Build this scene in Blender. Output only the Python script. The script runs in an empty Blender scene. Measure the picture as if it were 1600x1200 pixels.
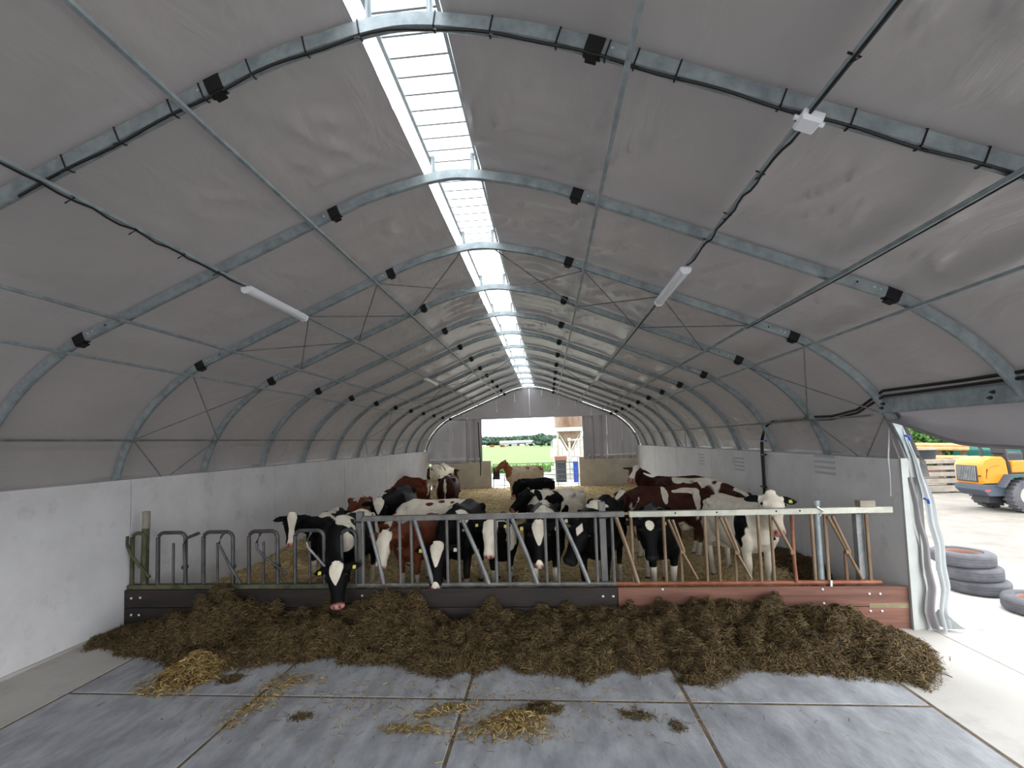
import bpy, bmesh, math, random
import numpy as np
from mathutils import Vector, Matrix
random.seed(7)
scn = bpy.context.scene
COL = scn.collection

# ------------------------------------------------------------------ camera
FPX, YAW, PITCH, ROLL, PSX, PSY = 740.885, 0.0866, 0.0572, -0.0321, -10.30, 47.37
CAM = Vector((0, 0, 2.4))
_f = Vector((-math.sin(YAW) * math.cos(PITCH), math.cos(YAW) * math.cos(PITCH), math.sin(PITCH)))
_r = Vector((math.cos(YAW), math.sin(YAW), 0)); _u = _r.cross(_f)
_c, _s = math.cos(ROLL), math.sin(ROLL)
_r, _u = _c * _r + _s * _u, -_s * _r + _c * _u
cd = bpy.data.cameras.new('camera'); cam = bpy.data.objects.new('camera', cd); COL.objects.link(cam)
cam.matrix_world = Matrix(((_r.x, _u.x, -_f.x, CAM.x), (_r.y, _u.y, -_f.y, CAM.y), (_r.z, _u.z, -_f.z, CAM.z), (0, 0, 0, 1)))
cd.sensor_width = 36.0; cd.lens = FPX * 36.0 / 1600.0
cd.shift_x = -PSX / 1600.0; cd.shift_y = PSY / 1600.0
cd.clip_start = 0.05; cd.clip_end = 2000
scn.camera = cam

# ------------------------------------------------------------------ sky, exposure
world = bpy.data.worlds.new('world'); scn.world = world; world.use_nodes = True
wn = world.node_tree.nodes; wl = world.node_tree.links
bg = wn['Background']
tc = wn.new('ShaderNodeTexCoord'); nz = wn.new('ShaderNodeTexNoise'); cr = wn.new('ShaderNodeValToRGB')
nz.inputs['Scale'].default_value = 3.0; nz.inputs['Detail'].default_value = 5
cr.color_ramp.elements[0].position = 0.35; cr.color_ramp.elements[0].color = (0.84, 0.89, 0.93, 1)
cr.color_ramp.elements[1].position = 0.65; cr.color_ramp.elements[1].color = (0.95, 0.96, 0.97, 1)
wl.new(tc.outputs['Generated'], nz.inputs['Vector']); wl.new(nz.outputs['Fac'], cr.inputs['Fac'])
wl.new(cr.outputs['Color'], bg.inputs['Color'])
bg.inputs['Strength'].default_value = 5.5
vs = scn.view_settings
vs.view_transform = 'Standard'; vs.look = 'None'; vs.gamma = 1.0; vs.use_curve_mapping = False
vs.exposure = 0.0
scn.cycles.glossy_bounces = 2; scn.cycles.max_bounces = 8

# ------------------------------------------------------------------ helpers
def ray(x, y):
    return _f + _r * ((x - 800 - PSX) / FPX) - _u * ((y - 600 - PSY) / FPX)
def atY(x, y, Y):
    d = ray(x, y); return CAM + d * (Y / d.y)
def atZ(x, y, Z=0.0):
    d = ray(x, y); return CAM + d * ((Z - 2.4) / d.z)
def atX(x, y, X):
    d = ray(x, y); return CAM + d * (X / d.x)

def _hash(ix, iy, iz, seed):
    n = (ix.astype(np.int64) * 374761393 + iy.astype(np.int64) * 668265263 + iz.astype(np.int64) * 2147483647 + seed * 1274126177) & 0xFFFFFFFF
    n = ((n ^ (n >> 13)) * 1274126177) & 0xFFFFFFFF
    n = ((n ^ (n >> 16)) * 2246822519) & 0xFFFFFFFF
    return ((n ^ (n >> 15)) & 0xFFFF) / 65535.0
def vnoise(P, seed=0):
    P = np.asarray(P, float) + 1000.0
    i = np.floor(P); f = P - i; f = f * f * (3 - 2 * f)
    i = i.astype(np.int64); out = 0
    for dx in (0, 1):
        for dy in (0, 1):
            for dz in (0, 1):
                w = (f[:, 0] if dx else 1 - f[:, 0]) * (f[:, 1] if dy else 1 - f[:, 1]) * (f[:, 2] if dz else 1 - f[:, 2])
                out = out + w * _hash(i[:, 0] + dx, i[:, 1] + dy, i[:, 2] + dz, seed)
    return out * 2 - 1
def fbm(P, seed=0, oct=4, gain=0.5):
    a, s, o = 1.0, 1.0, 0
    for k in range(oct):
        o = o + a * vnoise(np.asarray(P) * s, seed + k * 17); a *= gain; s *= 2.03
    return o

OFF = {}
def tag(o, label=None, cat=None, group=None, kind=None):
    if label: o['label'] = label
    if cat: o['category'] = cat
    if group: o['group'] = group
    if kind: o['kind'] = kind
    return o
def empty(name, loc=(0, 0, 0), rz=0.0, parent=None):
    o = bpy.data.objects.new(name, None); COL.objects.link(o)
    o.location = loc; o.rotation_euler = (0, 0, rz); o.empty_display_size = 0.1
    if parent: o.parent = parent
    OFF[o] = Vector(loc) if not parent else OFF[parent]
    return o
def link(name, me, mat, parent=None):
    o = bpy.data.objects.new(name, me); COL.objects.link(o)
    if mat is not None and not me.materials: me.materials.append(mat)
    if parent: o.parent = parent
    return o
def child_at(name, me, parent, loc, mat=None):
    """shared-mesh child at a world position"""
    o = link(name, me, mat, parent)
    o.location = Vector(loc) - OFF.get(parent, Vector())
    return o

class MB:
    def __init__(s): s.v = []; s.f = []
    def add(s, vs_, fs_):
        b = len(s.v); s.v += [tuple(v) for v in vs_]; s.f += [tuple(i + b for i in f) for f in fs_]
    def box(s, c, d, rot=None):
        c = Vector(c); x, y, z = d[0] / 2, d[1] / 2, d[2] / 2
        pts = [Vector(p) for p in ((-x, -y, -z), (x, -y, -z), (x, y, -z), (-x, y, -z), (-x, -y, z), (x, -y, z), (x, y, z), (-x, y, z))]
        if rot is not None: pts = [rot @ p for p in pts]
        s.add([c + p for p in pts], [(3, 2, 1, 0), (4, 5, 6, 7), (0, 1, 5, 4), (1, 2, 6, 5), (2, 3, 7, 6), (3, 0, 4, 7)])
        return s
    def bbox(s, a, b):
        return s.box([(a[i] + b[i]) / 2 for i in range(3)], [abs(b[i] - a[i]) for i in range(3)])
    def loft(s, rings, cap=True, closed=True):
        n = len(rings[0]); b = []
        for R in rings: b += list(R)
        fs_ = []
        for i in range(len(rings) - 1):
            for j in range(n if closed else n - 1):
                k = (j + 1) % n
                fs_.append((i * n + j, i * n + k, (i + 1) * n + k, (i + 1) * n + j))
        if cap:
            fs_.append(tuple(range(n - 1, -1, -1))); m = (len(rings) - 1) * n
            fs_.append(tuple(m + j for j in range(n)))
        s.add(b, fs_); return s
    def tube(s, pts, r, seg=8, cap=True, sect=None, up=(0, 0, 1)):
        pts = [Vector(p) for p in pts]; n = len(pts); rings = []
        for i, p in enumerate(pts):
            t = (pts[min(i + 1, n - 1)] - pts[max(i - 1, 0)]).normalized()
            u = Vector(up)
            if abs(t.dot(u)) > 0.95: u = Vector((1, 0, 0)) if abs(t.x) < 0.9 else Vector((0, 1, 0))
            l = u.cross(t).normalized(); w = t.cross(l)
            rr = r[i] if isinstance(r, (list, tuple)) else r
            if sect: rings.append([p + l * a + w * b for a, b in sect])
            else: rings.append([p + (l * math.cos(2 * math.pi * j / seg) + w * math.sin(2 * math.pi * j / seg)) * rr for j in range(seg)])
        return s.loft(rings, cap)
    def mesh(s, name, off=Vector((0, 0, 0)), smooth=False):
        me = bpy.data.meshes.new(name)
        me.from_pydata([(v[0] - off[0], v[1] - off[1], v[2] - off[2]) for v in s.v], [], s.f)
        me.update()
        if smooth:
            me.polygons.foreach_set('use_smooth', [True] * len(me.polygons))
            try: me.set_sharp_from_angle(angle=math.radians(42))
            except Exception: pass
        return me
    def build(s, name, mat, parent=None, smooth=False, bevel=0):
        off = OFF.get(parent, Vector((0, 0, 0))) if parent else Vector((0, 0, 0))
        o = link(name, s.mesh(name, off, smooth), mat, parent)
        OFF[o] = off
        if bevel:
            m = o.modifiers.new('bevel', 'BEVEL'); m.width = bevel; m.segments = 2; m.limit_method = 'ANGLE'
        return o

def quads_mesh(name, V, nper=4):
    """fast mesh of N separate polygons, V is (N*nper,3)"""
    N = len(V) // nper; me = bpy.data.meshes.new(name)
    me.vertices.add(len(V)); me.vertices.foreach_set('co', np.asarray(V, np.float32).ravel())
    me.loops.add(len(V)); me.loops.foreach_set('vertex_index', np.arange(len(V), dtype=np.int32))
    me.polygons.add(N); me.polygons.foreach_set('loop_start', np.arange(0, len(V), nper, dtype=np.int32))
    me.polygons.foreach_set('loop_total', np.full(N, nper, np.int32))
    me.update(calc_edges=True); return me
def grid_mesh(name, X, Y, Z, keep=None):
    """X,Y,Z arrays (m,n) -> quads"""
    m, n = X.shape; V = np.stack([X.ravel(), Y.ravel(), Z.ravel()], -1)
    i, j = np.meshgrid(np.arange(m - 1), np.arange(n - 1), indexing='ij')
    a = (i * n + j).ravel(); F = np.stack([a, a + n, a + n + 1, a + 1], -1)
    if keep is not None: F = F[keep.ravel()]
    me = bpy.data.meshes.new(name)
    me.vertices.add(len(V)); me.vertices.foreach_set('co', V.astype(np.float32).ravel())
    me.loops.add(F.size); me.loops.foreach_set('vertex_index', F.astype(np.int32).ravel())
    me.polygons.add(len(F)); me.polygons.foreach_set('loop_start', np.arange(0, F.size, 4, dtype=np.int32))
    me.polygons.foreach_set('loop_total', np.full(len(F), 4, np.int32))
    me.update(calc_edges=True)
    me.polygons.foreach_set('use_smooth', [True] * len(F))
    return me
RNG = np.random.default_rng(11)
def strands(name, P, Nrm, L, W, flat=0.6, curl=0.25):
    """little bent ribbons (two quads each) lying on points P"""
    n = len(P); a = RNG.uniform(0, 2 * math.pi, n)
    d = np.stack([np.cos(a), np.sin(a), RNG.normal(0, 0.35, n) * (1 - flat)], -1)
    d -= Nrm * (d * Nrm).sum(1)[:, None] * flat
    d /= np.linalg.norm(d, axis=1)[:, None] + 1e-9
    s = np.cross(d, Nrm + RNG.normal(0, .5, (n, 3))); s /= np.linalg.norm(s, axis=1)[:, None] + 1e-9
    l = RNG.uniform(L[0], L[1], n)[:, None]; w = RNG.uniform(W[0], W[1], n)[:, None]
    mid = P + Nrm * l * RNG.uniform(0, curl, n)[:, None]
    p0 = P - d * l / 2; p1 = mid; p2 = P + d * l / 2
    V = np.stack([p0 - s * w / 2, p0 + s * w / 2, p1 + s * w / 2, p1 - s * w / 2, p1 - s * w / 2, p1 + s * w / 2, p2 + s * w / 2, p2 - s * w / 2], 1).reshape(-1, 3)
    return quads_mesh(name, V)

# ------------------------------------------------------------------ materials
def srgb(r, g, b):
    f = lambda c: (c / 255 / 12.92) if c / 255 <= 0.04045 else ((c / 255 + 0.055) / 1.055) ** 2.4
    return (f(r), f(g), f(b), 1)
def newmat(name):
    m = bpy.data.materials.new(name); m.use_nodes = True
    nt = m.node_tree; return m, nt, nt.nodes, nt.links, nt.nodes['Principled BSDF']
def mat(name, c1, c2=None, scale=4.0, rough=0.7, metal=0.0, bump=0.0, bscale=None, stretch=(1, 1, 1), detail=5, pos=(0.35, 0.65), spec=0.4, coord='Object', c3=None, c3scale=1.0, c3pos=(0.5, 0.75)):
    m, nt, N, L, b = newmat(name)
    b.inputs['Roughness'].default_value = rough; b.inputs['Metallic'].default_value = metal
    b.inputs['Specular IOR Level'].default_value = spec
    b.inputs['Base Color'].default_value = c1
    if c2 is None and not bump: return m
    t = N.new('ShaderNodeTexCoord'); mp = N.new('ShaderNodeMapping'); mp.inputs['Scale'].default_value = stretch
    L.new(t.outputs[coord], mp.inputs['Vector'])
    if c2 is not None:
        n = N.new('ShaderNodeTexNoise'); n.inputs['Scale'].default_value = scale; n.inputs['Detail'].default_value = detail
        n.inputs['Roughness'].default_value = 0.62
        r = N.new('ShaderNodeValToRGB')
        r.color_ramp.elements[0].position = pos[0]; r.color_ramp.elements[0].color = c1
        r.color_ramp.elements[1].position = pos[1]; r.color_ramp.elements[1].color = c2
        L.new(mp.outputs[0], n.inputs['Vector']); L.new(n.outputs['Fac'], r.inputs['Fac'])
        out = r.outputs['Color']
        if c3 is not None:
            n3 = N.new('ShaderNodeTexNoise'); n3.inputs['Scale'].default_value = c3scale; n3.inputs['Detail'].default_value = 6
            n3.inputs['Roughness'].default_value = 0.65
            r3 = N.new('ShaderNodeValToRGB'); r3.color_ramp.elements[0].position = c3pos[0]; r3.color_ramp.elements[1].position = c3pos[1]
            mx = N.new('ShaderNodeMix'); mx.data_type = 'RGBA'
            L.new(mp.outputs[0], n3.inputs['Vector']); L.new(n3.outputs['Fac'], r3.inputs['Fac'])
            L.new(r3.outputs['Color'], mx.inputs['Factor']); L.new(out, mx.inputs['A']); mx.inputs['B'].default_value = c3
            out = mx.outputs['Result']
        L.new(out, b.inputs['Base Color'])
    if bump:
        nb = N.new('ShaderNodeTexNoise'); nb.inputs['Scale'].default_value = bscale or scale * 4; nb.inputs['Detail'].default_value = 6
        bp = N.new('ShaderNodeBump'); bp.inputs['Strength'].default_value = bump; bp.inputs['Distance'].default_value = 0.02
        L.new(mp.outputs[0], nb.inputs['Vector']); L.new(nb.outputs['Fac'], bp.inputs['Height']); L.new(bp.outputs[0], b.inputs['Normal'])
    return m
def island_mat(name, cols, rough=0.8):
    m, nt, N, L, b = newmat(name)
    g = N.new('ShaderNodeNewGeometry'); r = N.new('ShaderNodeValToRGB')
    e = r.color_ramp.elements
    while len(e) < len(cols): e.new(0.5)
    for i, c in enumerate(cols): e[i].position = i / (len(cols) - 1); e[i].color = c
    L.new(g.outputs['Random Per Island'], r.inputs['Fac']); L.new(r.outputs['Color'], b.inputs['Base Color'])
    b.inputs['Roughness'].default_value = rough; b.inputs['Specular IOR Level'].default_value = 0.25
    return m
def sheet_mat(name, c1, c2, trans, bump=0.35):
    """woven grey tarpaulin that lets a little daylight through"""
    m, nt, N, L, b = newmat(name)
    t = N.new('ShaderNodeTexCoord'); n = N.new('ShaderNodeTexNoise'); n.inputs['Scale'].default_value = 0.9; n.inputs['Detail'].default_value = 6
    r = N.new('ShaderNodeValToRGB'); r.color_ramp.elements[0].position = 0.3; r.color_ramp.elements[0].color = c1
    r.color_ramp.elements[1].position = 0.7; r.color_ramp.elements[1].color = c2
    L.new(t.outputs['Object'], n.inputs['Vector']); L.new(n.outputs['Fac'], r.inputs['Fac']); L.new(r.outputs['Color'], b.inputs['Base Color'])
    b.inputs['Roughness'].default_value = 0.36; b.inputs['Specular IOR Level'].default_value = 0.6
    mp = N.new('ShaderNodeMapping'); mp.inputs['Scale'].default_value = (1.4, 0.55, 1.4)
    nb = N.new('ShaderNodeTexNoise'); nb.inputs['Scale'].default_value = 2.2; nb.inputs['Detail'].default_value = 4; nb.inputs['Distortion'].default_value = 1.2
    bp = N.new('ShaderNodeBump'); bp.inputs['Strength'].default_value = bump; bp.inputs['Distance'].default_value = 0.06
    L.new(t.outputs['Object'], mp.inputs['Vector']); L.new(mp.outputs[0], nb.inputs['Vector']); L.new(nb.outputs['Fac'], bp.inputs['Height']); L.new(bp.outputs[0], b.inputs['Normal'])
    tr = N.new('ShaderNodeBsdfTranslucent'); mx = N.new('ShaderNodeMixShader'); mx.inputs['Fac'].default_value = trans
    L.new(r.outputs['Color'], tr.inputs['Color'])
    L.new(b.outputs[0], mx.inputs[1]); L.new(tr.outputs[0], mx.inputs[2]); L.new(mx.outputs[0], N['Material Output'].inputs['Surface'])
    return m
M = {}
M['sheet'] = sheet_mat('grey_tarpaulin', srgb(141, 137, 136), srgb(151, 146, 145), 0.045)
M['curtain'] = sheet_mat('dark_grey_tarpaulin', srgb(136, 132, 134), srgb(148, 144, 146), 0.10, 0.2)
M['drape'] = sheet_mat('pale_tarpaulin', srgb(150, 154, 156), srgb(168, 172, 172), 0.10, 0.3)
M['galv'] = mat('galvanised_steel', srgb(128, 138, 142), srgb(158, 167, 170), 9, 0.45, 0.25, 0.0, detail=8)
M['worn_pipe'] = mat('worn_grey_pipe', srgb(90, 89, 87), srgb(124, 122, 120), 6, 0.45, 0.3, stretch=(1, 1, .4))
M['galv_dull'] = mat('dull_steel', srgb(112, 114, 116), srgb(142, 144, 145), 7, 0.42, 0.25)
M['black'] = mat('black_rubber', srgb(18, 18, 19), rough=0.6)
M['cable'] = mat('black_cable', srgb(22, 22, 24), rough=0.45)
M['white_plastic'] = mat('white_plastic', srgb(232, 233, 238), rough=0.35)
M['concrete_wall'] = mat('smooth_concrete_panel', srgb(206, 205, 207), srgb(220, 219, 221), 1.4, 0.75, 0, 0.06, 14, c3=srgb(176, 173, 172), c3scale=2.4, c3pos=(0.56, 0.85))
M['concrete_end'] = mat('pale_concrete', srgb(160, 164, 161), srgb(178, 181, 178), 2.0, 0.8)
M['concrete_back'] = mat('weathered_concrete', srgb(188, 181, 169), srgb(206, 199, 187), 2.0, 0.85)
M['slab'] = mat('floor_slab_concrete', srgb(146, 148, 153), srgb(178, 180, 184), 3.2, 0.62, 0, 0.12, 22, stretch=(1.9, 0.75, 1), c3=srgb(104, 106, 112), c3scale=1.7, c3pos=(0.42, 0.90), detail=12)
M['slab_edge'] = mat('rough_floor_concrete', srgb(168, 164, 158), srgb(196, 192, 186), 1.8, 0.75, 0, 0.1, 25, c3=srgb(140, 134, 126), c3scale=0.9, c3pos=(0.5, 0.8))
M['joint'] = mat('dirt_in_joints', srgb(84, 72, 58), srgb(120, 104, 82), 14, 0.95)
M['front_ground'] = mat('darkened_front_ground', srgb(98, 96, 94), srgb(118, 116, 112), 1.4, 0.9)  # unseen ground before the barn, darkened to lower light bounced onto the ceiling
M['yard'] = mat('pale_yard_concrete', srgb(184, 181, 176), srgb(202, 199, 194), 1.1, 0.8, c3=srgb(164, 158, 150), c3scale=0.5)
M['yard2'] = mat('gravel_yard', srgb(116, 110, 103), srgb(132, 127, 119), 1.5, 0.9, c3=srgb(100, 95, 88), c3scale=0.6)
M['rust_rail'] = mat('rusty_pipe', srgb(120, 70, 50), srgb(150, 98, 74), 6, 0.6, 0.3)
M['rust_bar'] = mat('rust_stained_pipe', srgb(116, 92, 70), srgb(138, 120, 100), 5, 0.5, 0.55, stretch=(1, 1, 0.4))
M['pale_rail'] = mat('painted_steel_rail', srgb(158, 158, 146), srgb(186, 186, 174), 6, 0.45, 0.35)
M['moss_rail'] = mat('mossy_timber', srgb(58, 62, 44), srgb(92, 92, 70), 8, 0.9)
M['board_dark'] = mat('wet_dark_board', srgb(28, 24, 23), srgb(48, 39, 35), 3, 0.5, 0, 0.1, 20, stretch=(0.3, 1, 3))
M['board_red'] = mat('reddish_hardwood_board', srgb(94, 62, 52), srgb(132, 90, 74), 3, 0.6, 0, 0.1, 20, stretch=(0.25, 1, 4))
M['bolt'] = mat('zinc_bolt', srgb(215, 215, 215), rough=0.3, metal=0.6)
M['timber'] = mat('grey_timber', srgb(124, 116, 106), srgb(148, 140, 128), 3, 0.8)
M['straw_base'] = mat('straw_bedding', srgb(146, 124, 86), srgb(222, 202, 156), 9, 0.9, 0, 0.8, 30, detail=9)
M['straw'] = island_mat('straw_stalks', [srgb(132, 110, 74), srgb(196, 172, 124), srgb(232, 214, 170), srgb(166, 142, 98)])
M['straw_old'] = island_mat('dull_straw_stalks', [srgb(86, 68, 40), srgb(142, 116, 68), srgb(196, 172, 116), srgb(112, 90, 52)])
M['silage_base'] = mat('silage', srgb(38, 31, 21), srgb(92, 74, 48), 13, 0.95, 0, 1.0, 40, detail=10, c3=srgb(26, 23, 16), c3scale=3.2, c3pos=(0.48, 0.7))
M['silage'] = island_mat('silage_fibres', [srgb(44, 37, 24), srgb(86, 71, 46), srgb(118, 98, 64), srgb(62, 52, 33)])
M['tyre'] = mat('worn_tyre_rubber', srgb(72, 72, 77), srgb(90, 90, 94), 5, 0.85)
M['orange'] = mat('orange_paint', srgb(192, 124, 30), rough=0.35)
M['loader_grey'] = mat('grey_blue_paint', srgb(64, 73, 86), rough=0.5)
M['dark'] = mat('dark_metal', srgb(44, 46, 50), rough=0.5)
M['glass'] = mat('tinted_glass', srgb(70, 80, 86), rough=0.1)
M['brick'] = mat('red_brick_wall', srgb(118, 56, 44), srgb(134, 72, 60), 6, 0.85)
M['teal'] = mat('teal_tarp', srgb(20, 84, 74), rough=0.6)
M['leaf'] = island_mat('green_leaves', [srgb(44, 78, 30), srgb(72, 108, 48), srgb(98, 132, 68), srgb(58, 92, 40)])
M['tree'] = island_mat('hazy_leaves', [srgb(52, 74, 60), srgb(74, 96, 82), srgb(62, 84, 70)])  # distance haze is mixed into these blue-green leaf colours
M['grass'] = mat('meadow_grass', srgb(78, 112, 44), srgb(96, 130, 56), 0.4, 0.9)  # lighter than plain grass, distance haze is in the colour
M['track'] = mat('farm_track', srgb(120, 117, 114), srgb(134, 131, 128), 0.8, 0.9)
M['bark'] = mat('bark', srgb(86, 72, 58), rough=0.9)
M['silo'] = mat('rust_streaked_silo', srgb(104, 84, 66), srgb(128, 112, 96), 2.2, 0.6, 0.2, stretch=(1, 1, 0.35), c3=srgb(90, 58, 38), c3scale=1.6)
M['blue'] = mat('blue_plastic', srgb(26, 62, 150), rough=0.4)
M['clay'] = mat('orange_lid', srgb(128, 92, 76), rough=0.7)
M['shed'] = mat('pale_shed', srgb(140, 143, 145), rough=0.8)
def skylight_mat():
    m, nt, N, L, b = newmat('clear_corrugated_sheet')
    N.remove(b); tr = N.new('ShaderNodeBsdfTransparent'); tl = N.new('ShaderNodeBsdfTranslucent'); mx = N.new('ShaderNodeMixShader')
    tr.inputs['Color'].default_value = (0.8, 0.84, 0.86, 1); tl.inputs['Color'].default_value = (0.66, 0.69, 0.71, 1); mx.inputs['Fac'].default_value = 0.7
    L.new(tr.outputs[0], mx.inputs[1]); L.new(tl.outputs[0], mx.inputs[2]); L.new(mx.outputs[0], N['Material Output'].inputs['Surface'])
    return m
M['skylight'] = skylight_mat()

# ================================================================== STRUCTURE
CX = -0.84                       # barn centre line
WL, WR, WH = -5.96, 4.28, 2.03   # inner wall faces, wall height
S, Y0, NR = 1.72, 2.77, 12       # rib spacing, first rib seen, last rib (gable)
YG = Y0 + S * NR                 # gable plane
YF = 6.31                        # feed fence plane
FR = -6.2                        # unseen open front end, set back to cut light from behind the camera
def ribY(k): return Y0 + S * k
PROF = [(0, 5.05), (.22, 5.03), (.45, 4.985), (.8, 4.90), (1.2, 4.755), (2.4, 4.262), (3.4, 3.845), (3.98, 3.6), (4.25, 3.43), (4.5, 3.24), (4.72, 3.03), (4.92, 2.78), (5.07, 2.52), (5.18, 2.25), (5.24, 2.03)]
def prof_pts(n=90):
    P = [Vector((a, b)) for a, b in PROF]; d = [0]
    for i in range(len(P) - 1): d.append(d[-1] + (P[i + 1] - P[i]).length)
    out = []
    def cr_(p0, p1, p2, p3, t):
        return 0.5 * ((2 * p1) + (p2 - p0) * t + (2 * p0 - 5 * p1 + 4 * p2 - p3) * t * t + (3 * p1 - p0 - 3 * p2 + p3) * t ** 3)
    for i in range(n + 1):
        s = d[-1] * i / n; k = 0
        while k < len(P) - 2 and d[k + 1] < s: k += 1
        t = (s - d[k]) / (d[k + 1] - d[k])
        p0 = P[k - 1] if k else Vector((-P[1].x, P[1].y)); p3 = P[min(k + 2, len(P) - 1)]
        out.append(cr_(p0, P[k], P[k + 1], p3, t))
    return out
PP = prof_pts()
def prof_at(x):
    """z and outward normal of the arch at distance x from the centre line"""
    for i in range(len(PP) - 1):
        if PP[i].x <= x <= PP[i + 1].x:
            t = (x - PP[i].x) / max(1e-6, PP[i + 1].x - PP[i].x)
            z = PP[i].y + t * (PP[i + 1].y - PP[i].y); d = PP[i + 1] - PP[i]
            n = Vector((-d.y, d.x)).normalized(); return z, n
    return PP[-1].y, Vector((1, 0))

# --- floor: base, slabs, edges
floor = tag(empty('floor'), 'grey concrete floor slabs with dirt-filled joints inside the barn', kind='structure')
MB().bbox((-6.1, FR - .4, -0.30), (4.5, 6.6, -0.006)).build('joint_bed', M['joint'], floor)
XJ = [-4.93, -2.90, -0.86, 1.19, 3.23]; YJ = [-5.52, -3.51, -1.50, 0.52, 2.53, 4.54, 6.55]
for i in range(4):
    for j in range(6):
        g = 0.014; m = MB()
        m.bbox((XJ[i] + g, YJ[j] + g, -0.16), (XJ[i + 1] - g, YJ[j + 1] - g, 0.0 - random.uniform(0, .003)))
        m.build('concrete_slab', M['slab'], floor, bevel=0.008)
m = MB(); m.bbox((WL - .1, FR - .4, -0.2), (XJ[0] - .014, 6.6, -0.001)); m.build('edge_strip', M['slab_edge'], floor, bevel=.006)
m = MB(); m.bbox((XJ[4] + .014, FR - .4, -0.2), (4.48, 6.6, -0.001)); m.build('edge_strip', M['slab_edge'], floor, bevel=.006)
MB().bbox((WL - .2, 6.5, -0.3), (WR + .2, YG + .3, -0.02)).build('pen_floor', M['slab_edge'], floor)

# --- long walls of upright concrete panels
wall_l = tag(empty('wall_left', (WL, 6, 0)), 'left wall of tall smooth concrete panels', kind='structure')
JL = [FR, -4.4, -.85, 2.75, 6.34, 9.93, 13.50, 17.1, 20.6, YG + .12]
for i in range(len(JL) - 1):
    MB().bbox((WL - .2, JL[i] + .008, -.2), (WL + random.uniform(0, .006), JL[i + 1] - .008, WH)).build('concrete_panel', M['concrete_wall'], wall_l, bevel=.008)
MB().bbox((WL - .19, JL[0], -.2), (WL - .02, JL[-1], WH - .02)).build('joint_filler', M['dark'], wall_l)
MB().bbox((WL - .01, FR, -.02), (WL + .03, 6.2, .035)).build('skirting_mortar', M['slab_edge'], wall_l)
wall_r = tag(empty('wall_right', (WR, 8, 0)), 'right wall of tall smooth concrete panels', kind='structure')
JR = [6.22, 9.80, 13.0, 16.35, 19.7, YG + .12]
for i in range(len(JR) - 1):
    MB().bbox((WR - random.uniform(0, .006), JR[i] + .008, -.2), (WR + .19, JR[i + 1] - .008, WH)).build('concrete_panel', M['concrete_wall'], wall_r, bevel=.008)
MB().bbox((WR + .02, JR[0] + .1, -.2), (WR + .18, JR[-1], WH - .02)).build('joint_filler', M['dark'], wall_r)
# pale end face of the wall with its cast channel
m = MB(); m.bbox((WR - .012, 6.19, 0), (WR + .05, 6.225, WH + .01)); m.bbox((WR + .14, 6.19, 0), (WR + .20, 6.225, WH + .01)); m.bbox((WR + .05, 6.19, WH - .22), (WR + .14, 6.225, WH + .01))
m.bbox((WR + .05, 6.213, 0), (WR + .14, 6.225, WH))
m.build('end_cap', M['concrete_end'], wall_r)
# wide formwork marks on the panels
markm = mat('formwork_mark', srgb(182, 182, 184), rough=.8)
for (px, py, w) in ((1288, 729, .55), (1155, 727, .55), (1096, 719, .5)):
    p = atX(px, py, WR - .008)
    for k in range(4):
        MB().bbox((WR - .0085, p.y - w / 2, p.z + .14 - k * .085), (WR - .004, p.y + w / 2, p.z + .175 - k * .085)).build('formwork_mark', markm, wall_r)

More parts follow.
